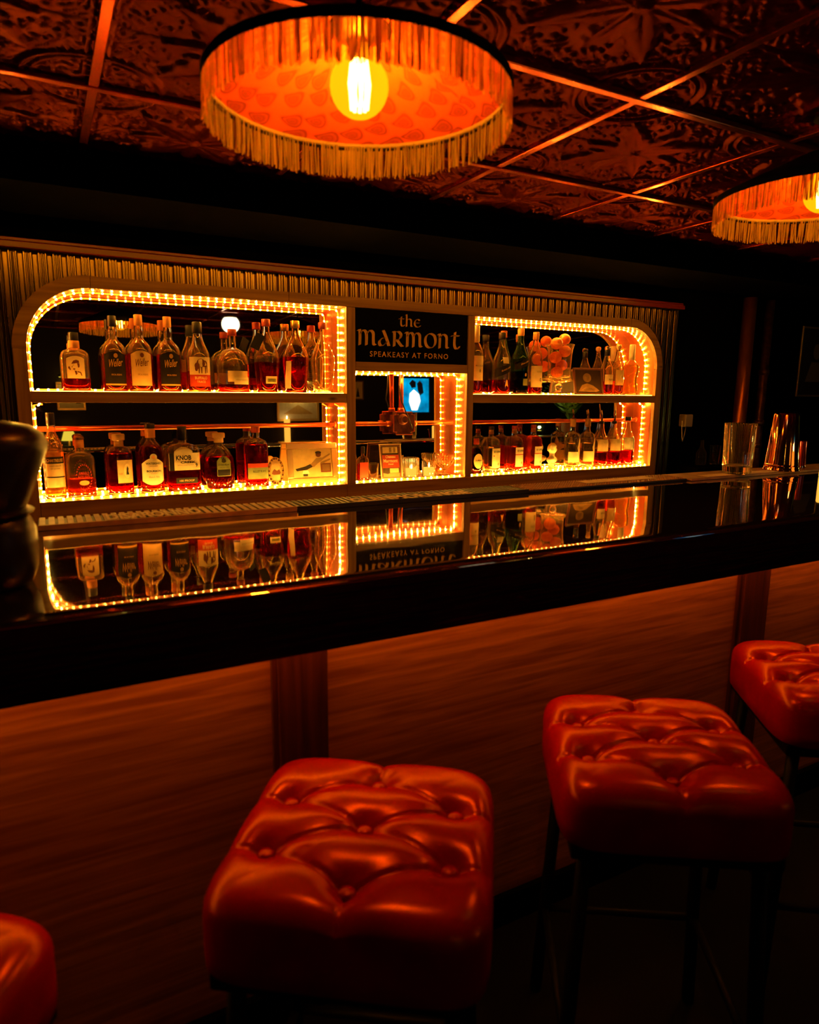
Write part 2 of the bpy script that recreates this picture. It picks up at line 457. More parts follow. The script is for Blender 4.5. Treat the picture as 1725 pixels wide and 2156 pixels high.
_text_cache = {}
def text_mesh(body, bold=0.0, shear=0.0, spacing=1.0):
    key = (body, bold, shear, spacing)
    if key in _text_cache: return _text_cache[key]
    cu = bpy.data.curves.new('t', 'FONT')
    cu.body = body; cu.size = 1.0; cu.offset = bold; cu.shear = shear; cu.space_character = spacing; cu.resolution_u = 3
    ob = bpy.data.objects.new('t', cu)
    COL.objects.link(ob)
    me = bpy.data.meshes.new_from_object(ob)
    vs = [(v.co.x, v.co.y) for v in me.vertices]; fs = [tuple(p.vertices) for p in me.polygons]
    bpy.data.objects.remove(ob); bpy.data.curves.remove(cu); bpy.data.meshes.remove(me)
    x0 = min(v[0] for v in vs); x1 = max(v[0] for v in vs); y0 = min(v[1] for v in vs); y1 = max(v[1] for v in vs)
    vs = [((v[0] - (x0 + x1) / 2) / (x1 - x0), (v[1] - (y0 + y1) / 2) / (y1 - y0)) for v in vs]
    _text_cache[key] = (vs, fs)
    return vs, fs

def islands(vs, fs):
    """connected pieces (letters) of a flat text mesh"""
    par = list(range(len(vs)))
    def find(a):
        while par[a] != a: par[a] = par[par[a]]; a = par[a]
        return a
    for q in fs:
        for i in q[1:]: par[find(i)] = find(q[0])
    grp = {}
    for q in fs: grp.setdefault(find(q[0]), []).append(q)
    out = []
    for fl in grp.values():
        ids = sorted(set(i for q in fl for i in q)); mp = {a: k for k, a in enumerate(ids)}
        out.append(([vs[i] for i in ids], [tuple(mp[i] for i in q) for q in fl]))
    return out

def nib_strokes(strokes, w=0.2, ang=25.0, thin=0.28):
    """broad-nib lettering: strokes are lists of points, returns flat quads in 2-d"""
    nx, ny = math.cos(math.radians(ang)), math.sin(math.radians(ang))
    v = []; f = []
    for st in strokes:
        pts = st
        if len(st) > 2:
            P = [st[0]] + list(st) + [st[-1]]; pts = []
            for i in range(1, len(P) - 2):
                for k in range(8):
                    t = k / 8.0
                    q = []
                    for d in (0, 1):
                        a, b_, c, d_ = P[i - 1][d], P[i][d], P[i + 1][d], P[i + 2][d]
                        q.append(0.5 * ((2 * b_) + (c - a) * t + (2 * a - 5 * b_ + 4 * c - d_) * t * t + (3 * b_ - a - 3 * c + d_) * t ** 3))
                    pts.append(tuple(q))
            pts.append(st[-1])
        for i in range(len(pts) - 1):
            p, q = pts[i], pts[i + 1]
            for (ex, ey, ww) in ((nx, ny, w), (-ny, nx, w * thin)):
                hx, hy = ex * ww / 2, ey * ww / 2
                n = len(v)
                quad = [(p[0] - hx, p[1] - hy), (q[0] - hx, q[1] - hy), (q[0] + hx, q[1] + hy), (p[0] + hx, p[1] + hy)]
                ar = sum(quad[a][0] * quad[(a + 1) % 4][1] - quad[(a + 1) % 4][0] * quad[a][1] for a in range(4))
                if abs(ar) < 1e-7: continue
                if ar < 0: quad.reverse()
                v += quad; f.append((n, n + 1, n + 2, n + 3))
    return v, f

# ------------------------------------------------------------------ the setting
XA, XB, XC, XD, XE, XF = 0.0, 1.390, 1.438, 2.105, 2.148, 3.563
ZBOT, ZS0, ZS1, ZTOP, ZSB, ZRB, ZFT = 0.992, 1.404, 1.450, 1.870, 1.6076, 1.5624, 1.918
ZB, ZC = 1.1186, 2.212
ROOM = (-1.8, 6.4, -4.5, 0.24)

def struct(o): return tag(o, kind='structure')
struct(G().box(ROOM[0], ROOM[1], ROOM[2], ROOM[3], -0.06, 0.0).obj('floor', 'dark_floor'))
ceiling = struct(G().box(ROOM[0], ROOM[1], ROOM[2], ROOM[3], ZC + 0.014, ZC + 0.06).obj('ceiling', 'dark_wall'))
struct(G().box(ROOM[0], ROOM[1], ROOM[3], ROOM[3] + 0.06, 0, ZC + 0.06).obj('wall_back', 'black_paint'))
struct(G().box(ROOM[0], ROOM[1], ROOM[2] - 0.06, ROOM[2], 0, ZC + 0.06).obj('wall_rear', 'dark_wall'))
struct(G().box(ROOM[0] - 0.06, ROOM[0], ROOM[2], ROOM[3], 0, ZC + 0.06).obj('wall_left', 'dark_wall'))
struct(G().box(ROOM[1], ROOM[1] + 0.06, ROOM[2], ROOM[3], 0, ZC + 0.06).obj('wall_right', 'dark_wall'))
soffit = struct(G().bbox(ROOM[0] + 0.001, ROOM[1] - 0.001, -0.675, ROOM[3] - 0.001, 2.125, ZC + 0.013, 0.002).obj('trim_1', 'black_paint'))
G().bbox(ROOM[0] + 0.001, ROOM[1] - 0.001, -0.69, -0.676, 2.083, ZC + 0.013, 0.002).obj('front_lip', 'black_paint', soffit)
sl = bpy.data.objects.new('added_soffit_light', None); COL.objects.link(sl); sl.location = (1.75, -0.668, 2.117)
sl['label'] = 'unseen warm light strip added behind the lip of the black soffit'; sl['category'] = 'light strip'
G().bbox(-2.1, 2.1, -0.006, 0.006, -0.007, 0.0075, 0.001).obj('strip', 'added_soffit_glow', sl)  # added strip, unseen behind the lip, to brighten the shelf front

struct(G().box(3.752, ROOM[1] - 0.001, 0.032, ROOM[3] - 0.0005, 0.0005, 2.124).obj('wall_pier', 'black_paint'))

# tin ceiling: embossed tiles in a grid of bars
TS, GX, GY = 0.61, 1.4285, -1.8059
def petal(x, y, ang, length, width):
    ca, sa = math.cos(ang), math.sin(ang)
    s = (x * ca + y * sa) / length; t = (-x * sa + y * ca)
    if s <= 0.02 or s >= 1: return 0.0
    w = width * math.sin(PI * s ** 0.75) ** 0.8 * (1 + 0.10 * math.cos(9 * PI * s))
    if abs(t) >= w: return 0.0
    q = t / w
    return (1 - q * q) ** 0.5 * (0.55 + 0.45 * s) * (1 - 0.16 * (1 + math.cos(7 * PI * q)) * 0.5) - 0.25 * math.exp(-(q * 7) ** 2) * (1 - s)
def tile_height(x, y):
    ax, ay = abs(x), abs(y); r = math.hypot(x, y); h = 0.0
    th = math.atan2(y, x)
    k = round((th - PI / 4) / (PI / 2)) * PI / 2 + PI / 4
    h = max(h, petal(x, y, k, 0.82, 0.15))
    k8 = round(th / (PI / 2)) * PI / 2
    h = max(h, 0.85 * petal(x, y, k8, 0.62, 0.10))
    k16 = round((th - PI / 8) / (PI / 4)) * PI / 4 + PI / 8
    h = max(h, 0.6 * petal(x, y, k16, 0.50, 0.035))
    if r < 0.10: h = max(h, 0.9 * math.sqrt(max(0, 1 - (r / 0.10) ** 2)) * (0.75 + 0.25 * math.cos(8 * th)))
    d = ax + ay                                            # beaded diamond
    if abs(d - 1.06) < 0.035:
        bd = math.sqrt(max(0, 1 - ((d - 1.06) / 0.035) ** 2))
        h = max(h, 0.5 * bd * (0.55 + 0.45 * math.cos((ax - ay) * 70)))
    rc = math.hypot(1 - ax, 1 - ay)                        # corner arcs and scrolls
    for rad, wd_, hh in ((0.52, 0.03, 0.6), (0.44, 0.02, 0.45), (0.16, 0.025, 0.5)):
        if abs(rc - rad) < wd_: h = max(h, hh * math.sqrt(1 - ((rc - rad) / wd_) ** 2))
    if 0.18 < rc < 0.42:
        h = max(h, 0.42 * max(0, math.sin(rc * 44 + 1.2 * math.sin(ax * 31) + 0.6) * math.sin((ax - ay) * 26)))
    if d > 0.72 and r < 0.98 and rc > 0.56 and h < 0.1:
        h = max(h, 0.45 * max(0, math.sin(ax * 43 + 2 * math.sin(ay * 23)) * math.sin(ay * 41 + 2 * math.sin(ax * 19))))
    m_ = max(ax, ay)
    if 0.90 < m_ < 0.945: h = max(h, 0.45 * math.sin((m_ - 0.90) / 0.045 * PI))
    if min(ax, ay) < 0.012 and r > 0.62 and m_ < 0.9: h = max(h, 0.3)
    return h
def make_tile():
    N = 110; hs = TS / 2 - 0.001; v = []; f = []
    for j in range(N + 1):
        for i in range(N + 1):
            x = -1 + 2 * i / N; y = -1 + 2 * j / N
            v.append((x * hs, y * hs, -0.015 * tile_height(x, y)))
    for j in range(N):
        for i in range(N):
            a = j * (N + 1) + i
            f.append((a, a + N + 1, a + N + 2, a + 1))
    return mesh_obj('ceiling_tile', v, f, 'tin_tile', ceiling, smooth=True)
tile0 = make_tile()
first = True
for i in range(-5, 9):
    for j in range(-4, 3):
        x = GX + (i + 0.5) * TS; y = GY + (j + 0.5) * TS
        if x - TS / 2 < ROOM[0] or x + TS / 2 > ROOM[1] or y - TS / 2 < ROOM[2] or y - TS / 2 > -0.7: continue
        o = tile0 if first else inst(tile0, 'ceiling_tile', ceiling)
        first = False
        o.location = (x, y, ZC)
for i in range(-5, 10):
    x = GX + i * TS
    if ROOM[0] < x < ROOM[1]:
        G().bbox(x - 0.012, x + 0.012, ROOM[2] + 0.001, -0.692, ZC - 0.016, ZC + 0.013, 0.002).obj('ceiling_grid_bar', 'tin_bar', ceiling)
for j in range(-4, 2):
    y = GY + j * TS
    if ROOM[2] < y < -0.72:
        G().bbox(ROOM[0] + 0.001, ROOM[1] - 0.001, y - 0.012, y + 0.012, ZC - 0.019, ZC + 0.012, 0.002).obj('ceiling_grid_bar', 'tin_bar', ceiling)

# ribbed steel sheet on the wall behind the shelving
def corrugated_piece(x0, x1, zlo, zhi):
    P = 0.052; v = []; f = []
    prof = [(0.0, 0.020), (0.20, 0.020), (0.26, 0.003), (0.31, -0.002), (0.40, -0.002), (0.45, 0.006), (0.50, 0.006), (0.55, 0.0), (0.62, -0.001), (0.68, 0.007), (0.73, 0.007), (0.78, -0.001), (0.87, -0.002), (0.93, 0.004), (0.97, 0.020)]
    i0 = math.floor(x0 / P) - 1; cols = []
    i = i0
    while i * P < x1 + P:
        for (t, d) in prof:
            x = (i + t) * P
            if x0 <= x <= x1: cols.append((x, 0.012 + d))
        i += 1
    for (x, y) in cols:
        lo = zlo(x) if callable(zlo) else zlo
        v.append((x, y, lo)); v.append((x, y, zhi))
    for i in range(len(cols) - 1): f.append((2 * i, 2 * i + 2, 2 * i + 3, 2 * i + 1))
    return v, f
g = G()
RO = 0.30
def zl(x):
    if x < 0.25:
        dx = 0.25 - x
        return 1.62 + math.sqrt(max(0, (RO - 0.02) ** 2 - dx * dx)) if dx < RO - 0.02 else 0.80
    if x > 3.313:
        dx = x - 3.313
        return 1.62 + math.sqrt(max(0, (RO - 0.02) ** 2 - dx * dx)) if dx < RO - 0.02 else 0.80
    return 1.62 + RO - 0.02
g.add(*corrugated_piece(-0.42, -0.031, 0.80, 1.999))
g.add(*corrugated_piece(-0.0299, 3.5929, zl, 1.999))
g.add(*corrugated_piece(3.594, 3.748, 0.80, 1.999))
clad = struct(g.obj('trim_2', 'corrugated_steel'))
tag(clad, label='ribbed corrugated metal sheet around the back bar shelving')
# red stained rail above the sheet
rail = struct(G().bbox(-0.42, 3.75, -0.030, 0.026, 1.999, 2.024, 0.003).obj('trim_3', 'trim_wood'))
G().bbox(-0.42, 3.75, -0.016, 0.026, 2.026, 2.040, 0.003).obj('cap_strip', 'trim_wood', rail)

# ------------------------------------------------------------------ back bar shelving
cab = thing('back_bar_shelving', 'long wooden back bar shelving with rounded ends, mirrored back and lit niches', 'shelving')
YF = 0.0
def board(name, x0, x1, z0, z1, along='x', y0=-0.004, y1=0.022, parent=cab):
    return G().bbox(x0, x1, y0, y1, z0, z1, 0.0018).obj(name, 'frame_wood_' + along, parent)
def arc_piece(cx, cz, r0, r1, a0, a1, n=16):
    poly = [(cx + r1 * math.cos(a0 + (a1 - a0) * i / n), cz + r1 * math.sin(a0 + (a1 - a0) * i / n)) for i in range(n + 1)]
    poly += [(cx + r0 * math.cos(a1 + (a0 - a1) * i / n), cz + r0 * math.sin(a1 + (a0 - a1) * i / n)) for i in range(n + 1)]
    g = G()
    m_ = 2 * (n + 1)
    v = [(p[0], -0.004, p[1]) for p in poly] + [(p[0], 0.022, p[1]) for p in poly]; f = []
    for i in range(n):
        a, b_ = i, i + 1; c, d_ = m_ - 1 - i, m_ - 2 - i
        q = (a, b_, d_, c); f.append(q); f.append(tuple(k + m_ for k in reversed(q)))
    for i in range(m_):
        j = (i + 1) % m_; f.append((i, i + m_, j + m_, j))
    g.add(v, f)
    return recalc(g.obj('face_board', 'frame_wood_x', cab))
R_IN = 0.25
arc_piece(0.25, 1.62, R_IN, RO, PI, PI / 2)
arc_piece(XF - 0.25, 1.62, R_IN, RO, 0, PI / 2)
board('face_board', -0.05, 0.0, 0.862, 1.619, 'z'); board('face_board', XF, XF + 0.05, 0.862, 1.619, 'z')
for a, b_ in ((0.251, 1.098), (1.099, 2.35), (2.351, XF - 0.251)): board('face_board', a, b_, ZTOP, ZFT, 'x')
board('face_board', XB, XC, ZBOT, ZTOP - 0.0005, 'z'); board('face_board', XD, XE, ZBOT, ZTOP - 0.0005, 'z')
for a, b_ in ((0.001, 1.389), (1.39, 2.60), (2.601, XF - 0.001)): board('face_board', a, b_, 0.862, ZBOT - 0.0005, 'x')
board('face_board', XC + 0.0005, XD - 0.0005, ZRB, ZSB, 'x')
# shelves
DEP = 0.172
for a, b_ in ((XA + 0.001, XB - 0.001), (XE + 0.001, XF - 0.001)):
    board('shelf', a, b_, ZS0, ZS1, 'x', -0.004, DEP)
for a, b_ in ((XA, XB), (XC, XD), (XE, XF)):
    G().box(a, b_, 0.0225, 0.166, ZBOT - 0.014, ZBOT - 0.0005).obj('bottom_shelf', 'shelf_pale', cab)
def lining(path):
    v = []; f = []
    for (x, z) in path: v += [(x, 0.0225, z), (x, 0.186, z)]
    for i in range(len(path) - 1): f.append((2 * i, 2 * i + 2, 2 * i + 3, 2 * i + 1))
    o = mesh_obj('niche_lining', v, f, 'copper_lining', cab)
    md = o.modifiers.new('thick', 'SOLIDIFY'); md.thickness = 0.006; md.offset = 1.0
    return o
def arc_pts(cx, cz, r, a0, a1, n=14): return [(cx + r * math.cos(a0 + (a1 - a0) * i / n), cz + r * math.sin(a0 + (a1 - a0) * i / n)) for i in range(n + 1)]
lining([(XA, ZBOT)] + arc_pts(0.25, 1.62, 0.25, PI, PI / 2) + [(XB, ZTOP), (XB, ZBOT)])
lining([(XC, ZBOT), (XC, ZRB), (XD, ZRB), (XD, ZBOT)])
lining([(XE, ZBOT), (XE, ZTOP)] + arc_pts(XF - 0.25, 1.62, 0.25, PI / 2, 0) + [(XF, ZBOT)])
TILT = math.radians(0.95)
for a, b_, z1 in ((XA - 0.004, XB + 0.004, ZTOP), (XC - 0.004, XD + 0.004, ZRB + 0.004), (XE - 0.004, XF + 0.004, ZTOP)):
    zc = 1.45
    v = []
    for z in (ZBOT - 0.01, z1):
        y = 0.176 + (z - zc) * math.tan(TILT)
        v += [(a, y, z), (b_, y, z)]
    v += [(p[0], p[1] + 0.005, p[2]) for p in v]
    mesh_obj('mirror', v, [(0, 1, 3, 2), (4, 6, 7, 5), (0, 4, 5, 1), (2, 3, 7, 6), (0, 2, 6, 4), (1, 5, 7, 3)], 'mirror_silver', cab)
G().box(-0.06, XF + 0.06, 0.199, 0.226, 0.80, 1.95).obj('back_board', 'black_paint', cab)

# sign
sign = thing('sign_board', 'black sign board with tan uncial lettering set between the lit niches', 'sign', (1.7715, 0.0, 1.7388))
G().bbox(-0.3325, 0.3325, 0.003, 0.018, -0.1308, 0.1308, 0.002).obj('panel', 'sign_black', sign)
def uncial(ch):
    if ch == 'm': return [[(-.10, .93), (.04, .98), (.06, .5), (.04, 0)], [(.06, .74), (.26, .98), (.46, .86), (.50, .5), (.48, 0)], [(.50, .74), (.72, .98), (.94, .84), (.96, .4), (.98, .1), (1.10, .03)]], 1.2
    if ch == 'n': return [[(-.10, .93), (.04, .98), (.06, .5), (.04, 0)], [(.06, .74), (.28, .98), (.54, .84), (.57, .4), (.58, .1), (.70, .03)]], 0.8
    if ch == 'a': return [[(.26, 1.0), (.36, .96), (.62, .30), (.70, .05), (.80, .06)], [(.50, .55), (.22, .48), (.05, .26), (.12, .03), (.34, .05), (.60, .30)]], 0.9
    if ch == 'R': return [[(-.08, .95), (.06, .97), (.08, .5), (.06, 0)], [(.06, .95), (.36, 1.0), (.55, .78), (.42, .50), (.12, .44)], [(.26, .46), (.46, .18), (.62, .03), (.74, .06)]], 0.82
    if ch == 'o': return [[(.42, 1.0), (.14, .84), (.04, .48), (.16, .12), (.42, 0), (.70, .14), (.80, .5), (.70, .86), (.42, 1.0)]], 0.95
    if ch == 't': return [[(.30, 1.18), (.26, .7), (.26, .25), (.38, .02), (.58, .05), (.62, .18)], [(-.02, .88), (.20, .94), (.60, .92)]], 0.72
    if ch == 'h': return [[(-.06, 1.42), (.05, 1.45), (.07, .7), (.05, 0)], [(.07, .72), (.30, .98), (.56, .84), (.59, .4), (.60, .1), (.72, .03)]], 0.82
    if ch == 'e': return [[(.62, .82), (.46, .99), (.20, .88), (.05, .5), (.16, .12), (.40, .0), (.68, .12), (.70, .2)], [(.06, .50), (.35, .53), (.58, .52)]], 0.75
def uncial_word(word, x0, x1, zbase, xh, gap=0.12, w=0.21):
    st = []; x = 0.0
    for ch in word:
        s, adv = uncial(ch)
        st.append((x, s)); x += adv + gap
    tot = x - gap
    sx = (x1 - x0) / tot; out = []
    for (ox, s) in st:
        v, f = nib_strokes([[(p[0] + ox, p[1]) for p in q] for q in s], w)
        out.append(([(x0 + p[0] * sx, p[1] * xh + zbase) for p in v], f))
    return out
def flat(name, v2, f2, y, mat, parent):
    return mesh_obj(name, [(p[0], y, p[1]) for p in v2], f2, mat, parent)
for word, x0, x1, zb_, xh, w in (('maRmont', -0.311, 0.288, -0.048, 0.074, 0.21), ('the', -0.088, 0.040, 0.054, 0.040, 0.21)):
    for v, f in uncial_word(word, x0, x1, zb_, xh, w=w): flat('letter', v, f, 0.0022, 'sign_paint', sign)
tv, tf = text_mesh('SPEAKEASY AT FORNO', 0.008, 0, 1.25)
for v, f in islands(tv, tf): flat('letter', [(p[0] * 0.463 - 0.020, p[1] * 0.027 - 0.090) for p in v], f, 0.0022, 'sign_paint', sign)

# rope lights: glowing tube with brighter diodes inside
def dense(path, step):
    out = [Vector(path[0])]; acc = 0.0
    for i in range(len(path) - 1):
        a, b_ = Vector(path[i]), Vector(path[i + 1]); L_ = (b_ - a).length
        d = step - acc
        while d < L_:
            out.append(a + (b_ - a) * (d / L_)); d += step
        acc = L_ - (d - step)
    return out
def rope(path, label, r=0.0036, step=0.037):
    t = thing('rope_light', label, 'rope light', group='rope lights in the niches')
    G().tube(path, r, 6).obj('tube', 'rope_glow', t, smooth=True)
    g = G()
    dp = dense(path, step)
    for i, p in enumerate(dp):                              # diodes are long along the rope
        d = (dp[min(i + 1, len(dp) - 1)] - dp[max(i - 1, 0)]).normalized()
        g.tube([p - d * 0.0075, p - d * 0.004, p, p + d * 0.004, p + d * 0.0075], [0.0010, 0.0033, 0.0039, 0.0033, 0.0010], 8)
    tag(g.obj('diode', 'diode_glow', t, smooth=True), kind='stuff')
    return t
YR = 0.088; e_ = 0.0075
def xz(path, y=YR): return [(p[0], y, p[1]) for p in path]
rope(xz([(XA + e_, ZS1 + 0.010)] + arc_pts(0.25, 1.62, 0.25 - e_, PI, PI / 2, 20) + [(XB - e_ - 0.02, ZTOP - e_), (XB - e_ - 0.004, ZTOP - e_ - 0.006), (XB - e_, ZTOP - e_ - 0.02), (XB - e_, ZS1 + 0.010)]), 'rope light arching over the upper left niche and down its sides')
rope(xz([(XA + e_, ZBOT + 0.012), (XA + e_, ZS0 - 0.012), (XA + 0.04, ZS0 - 0.008)]), 'short rope light up the far left side of the lower left niche')
rope(xz([(XB - e_, ZBOT + 0.012), (XB - e_, ZS0 - 0.02), (XB - 0.03, ZS0 - 0.008)]), 'short rope light up the right side of the lower left niche by the gold frame')
rope(xz([(XA + 0.015, ZBOT + 0.0065), (XB - 0.015, ZBOT + 0.0065)], 0.016), 'rope light along the floor of the lower left niche')
rope(xz([(XC + 0.008, ZRB - e_), (XD - e_ - 0.015, ZRB - e_), (XD - e_, ZRB - e_ - 0.015), (XD - e_, ZBOT + 0.012)]), 'rope light across the top and right side of the middle niche')
rope(xz([(XC + 0.015, ZBOT + 0.0065), (XD - 0.015, ZBOT + 0.0065)], 0.016), 'rope light along the floor of the middle niche')
rope(xz([(XE + 0.008, ZTOP - e_)] + arc_pts(XF - 0.25, 1.62, 0.25 - e_, PI / 2, 0, 20) + [(XF - e_, ZS1 + 0.010)]), 'rope light arching over the upper right niche to its curved end')
rope(xz([(XF - 0.035, ZS0 - 0.008), (XF - e_, ZS0 - 0.02), (XF - e_, ZBOT + 0.012)]), 'short rope light up the right end of the lower right niche')
rope(xz([(XE + 0.015, ZBOT + 0.0065), (XF - 0.015, ZBOT + 0.0065)], 0.016), 'rope light along the floor of the lower right niche')
for x0, x1, lb in ((XA, XB, 'flat light tape along the front edge of the upper left shelf'), (XE, XF, 'flat light tape along the front edge of the upper right shelf')):
    t = thing('light_tape', lb, 'light strip', ((x0 + x1) / 2, 0.014, ZS1 + 0.0004), group='light tapes on the shelf fronts')
    w = (x1 - x0) / 2 - 0.012
    G().bbox(-w, w, -0.005, 0.005, 0, 0.0022, 0.0006).obj('tape', 'tape_glow', t)

rope(xz([(XA + 0.03, ZS1 + 0.0065), (XB - 0.03, ZS1 + 0.0065)], 0.158), 'rope light lying behind the bottles of the upper left shelf')
rope(xz([(XE + 0.03, ZS1 + 0.0065), (XF - 0.03, ZS1 + 0.0065)], 0.158), 'rope light lying behind the bottles of the upper right shelf')
rope(xz([(XA + 0.03, ZBOT + 0.0065), (XB - 0.03, ZBOT + 0.0065)], 0.156), 'rope light lying behind the bottles of the lower left niche')
rope(xz([(XE + 0.03, ZBOT + 0.0065), (XF - 0.03, ZBOT + 0.0065)], 0.156), 'rope light lying behind the bottles of the lower right niche')

# copper rails in the lower niches
def rail_pipe(x0, x1, label, z=1.288, y=0.146):
    t = thing('copper_pipe', label, 'pipe', group='copper pipe rails')
    G().tube([(x0 + 0.004, y, z), (x1 - 0.004, y, z)], 0.0105, 14).obj('pipe', 'copper_pipe', t, smooth=True)
    for x in (x0 + 0.006, x1 - 0.006):
        g = G(); g.tube([(x - 0.005, y, z), (x + 0.005, y, z)], 0.017, 14); g.obj('wall_flange', 'copper_pipe', t, smooth=True)
rail_pipe(XA, XB, 'copper pipe rail behind the bottles of the lower left niche')
rail_pipe(XE, XF, 'copper pipe rail behind the bottles of the lower right niche')
jb = thing('junction_box', 'copper coloured junction box with conduits hanging in the middle niche', 'junction box', (1.765, 0.118, 1.292))
g = G()
bx = [(-.062, -.045), (-.048, -.045), (-.048, -.059), (.048, -.059), (.048, -.045), (.062, -.045), (.062, .045), (.048, .045), (.048, .059), (-.048, .059), (-.048, .045), (-.062, .045)]
g.prism(bx, -0.028, 0.02); recalc(g.obj('box', 'cast_iron', jb))
g = G(); g.tube([(p[0] * 1.02, -0.029, p[1] * 1.02) for p in bx], 0.003, 6, closed=True); g.obj('cover_rim', 'copper_pipe', jb)
for (x, z) in ((-.04, .048), (.04, .048), (-.04, -.048), (.04, -.048)):
    G().sphere((x, -0.029, z), 0.005, 8, 6).obj('screw', 'steel', jb)
g = G(); g.lathe([(0.030, 0), (0.030, 0.012), (0.018, 0.02), (0.018, 0.03)], 20); o = g.obj('socket_ring', 'cast_iron', jb, loc=(-0.01, -0.028, 0.022), rot=(PI / 2, 0, 0)); smooth_by_angle(o)
G().tube([(-0.005, 0, 0.058), (-0.005, 0, 0.268)], 0.013, 14).obj('conduit', 'copper_pipe', jb, smooth=True)
G().tube([(-0.005, 0, 0.060), (-0.005, 0, 0.082)], 0.019, 14).obj('coupling', 'copper_pipe', jb, smooth=True)
G().tube([(-0.322, 0.01, -0.003), (-0.062, 0.005, -0.003)], 0.0105, 14).obj('conduit', 'copper_pipe', jb, smooth=True)
G().tube([(0.062, 0.005, -0.003), (0.335, 0.01, -0.003)], 0.0105, 14).obj('conduit', 'copper_pipe', jb, smooth=True)
for x in (-0.078, 0.078): G().tube([(x - 0.012, 0.005, -0.003), (x + 0.012, 0.005, -0.003)], 0.016, 14).obj('coupling', 'copper_pipe', jb, smooth=True)
G().tube([(-0.018, -0.013, 0.262), (-0.023, -0.016, 0.19), (-0.024, -0.034, 0.13), (0.002, -0.036, 0.07), (0.03, -0.04, 0.01), (0.048, -0.036, -0.028)], 0.0035, 8).obj('cord', 'rubber_black', jb, smooth=True)

# ------------------------------------------------------------------ bar counter
YFR, YBK = -2.052, -1.18
bar = thing('bar_counter', 'long black lacquered bar counter with wood panelled front', 'bar counter')
bx0, bx1 = -1.70, 5.6
prof = [(YBK, 1.1095), (YBK, ZB - 0.004), (YBK - 0.004, ZB), (YFR + 0.048, ZB), (YFR + 0.044, ZB)]
for i in range(17):
    a = PI / 2 * i / 16
    prof.append((YFR + 0.040 - 0.040 * math.sin(a), ZB - 0.008 + 0.008 * math.cos(a)))
prof += [(YFR, 1.1095)]
v = [(bx0, p[0], p[1]) for p in prof] + [(bx1, p[0], p[1]) for p in prof]; n = len(prof)
f = [(i, (i + 1) % n, (i + 1) % n + n, i + n) for i in range(n)] + [tuple(range(n - 1, -1, -1)), tuple(range(n, 2 * n))]
o = recalc(mesh_obj('counter_top', v, f, 'bar_lacquer', bar)); smooth_by_angle(o, 40)
G().bbox(bx0, bx1, YFR, YFR + 0.022, 0.984, 1.109, 0.002).obj('fascia', 'fascia_black', bar)
G().box(bx0, bx1, YFR + 0.0225, YBK, 1.070, 1.109).obj('counter_core', 'black_paint', bar)
PIL = [(-1.145, -1.031), (0.445, 0.559), (2.000, 2.130), (3.60, 3.72)]
edges = [bx0] + [q for p in PIL for q in p] + [bx1]
for k in range(0, len(edges), 2):
    G().box(edges[k], edges[k + 1], -1.82, -1.80, 0.02, 1.069).obj('front_panel', 'panel_wood', bar)
for a, b_ in PIL:
    p_ = G().bbox(a, b_, -1.842, -1.80, 0.02, 1.069, 0.003).obj('pilaster', 'pilaster_wood', bar)
    G().box(a - 0.012, a - 0.0005, -1.832, -1.8205, 0.02, 1.069).obj('bead_strip', 'pilaster_wood', p_)
G().box(bx0, bx1, -1.30, -1.285, 0.02, 1.069).obj('back_panel', 'black_paint', bar)
G().box(bx0, bx1, -1.86, -1.8425, 0.0, 0.09).obj('kick_board', 'black_paint', bar)
ub = thing('under_bar_light', 'warm light strip hidden under the overhang of the bar', 'light strip', (0, 0, 0))
G().bbox(-1.6, 5.5, -1.900, -1.885, 1.052, 1.069, 0.002).obj('strip', 'under_bar_glow', ub)

# ------------------------------------------------------------------ bar mats along the back of the counter
ZM = ZB + 0.0005
def mat_base(name, label, x0, x1, y0, y1, h, mat):
    t = thing(name, label, 'bar mat', ((x0 + x1) / 2, (y0 + y1) / 2, ZM), group='bar mats')
    w, d = (x1 - x0) / 2, (y1 - y0) / 2
    G().bbox(-w, w, -d, d, 0, h, 0.002).obj('base', mat, t)
    return t, w, d
def mat_text(t, body, x0, x1, y0, y1, z, mat, bold=0.02, th=0.003):
    v2, f2 = text_mesh(body, bold)
    for w2, g2 in islands(v2, f2):
        mesh_obj('letter', [((x0 + x1) / 2 + p[0] * (x1 - x0), (y0 + y1) / 2 + p[1] * (y1 - y0), z) for p in w2], g2, mat, t)
t, w, d = mat_base('bar_mat', 'tan ribbed bar mat with pale raised lettering at the left end of the bar', 0.006, 0.668, -1.325, -1.192, 0.006, 'rubber_black')
s0 = None
for k in range(31):
    x = -w + 0.010 + k * (2 * w - 0.02) / 30
    if s0 is None:
        s0 = G().bbox(-0.0072, 0.0072, -d + 0.003, d - 0.003, 0.0065, 0.011, 0.001).obj('rib', 'mat_tan', t, loc=(x, 0, 0))
    else: inst(s0, 'rib', t, (x, 0, 0))
G().bbox(-w, w, -d - 0.004, -d + 0.002, 0, 0.014, 0.001).obj('lip', 'mat_tan', t)
mat_text(t, 'DISARONNO', -w + 0.16, -w + 0.40, -0.05, 0.03, 0.0125, 'label_white', 0.03)
t, w, d = mat_base('bar_mat', 'black ribbed bar mat with large tan block lettering', 0.672, 1.512, -1.325, -1.192, 0.006, 'rubber_black')
s0 = None
for k in range(46):
    x = -w + 0.009 + k * (2 * w - 0.018) / 45
    if s0 is None: s0 = G().bbox(-0.0056, 0.0056, -d + 0.003, d - 0.003, 0.0065, 0.010, 0.001).obj('rib', 'rubber_black', t, loc=(x, 0, 0))
    else: inst(s0, 'rib', t, (x, 0, 0))
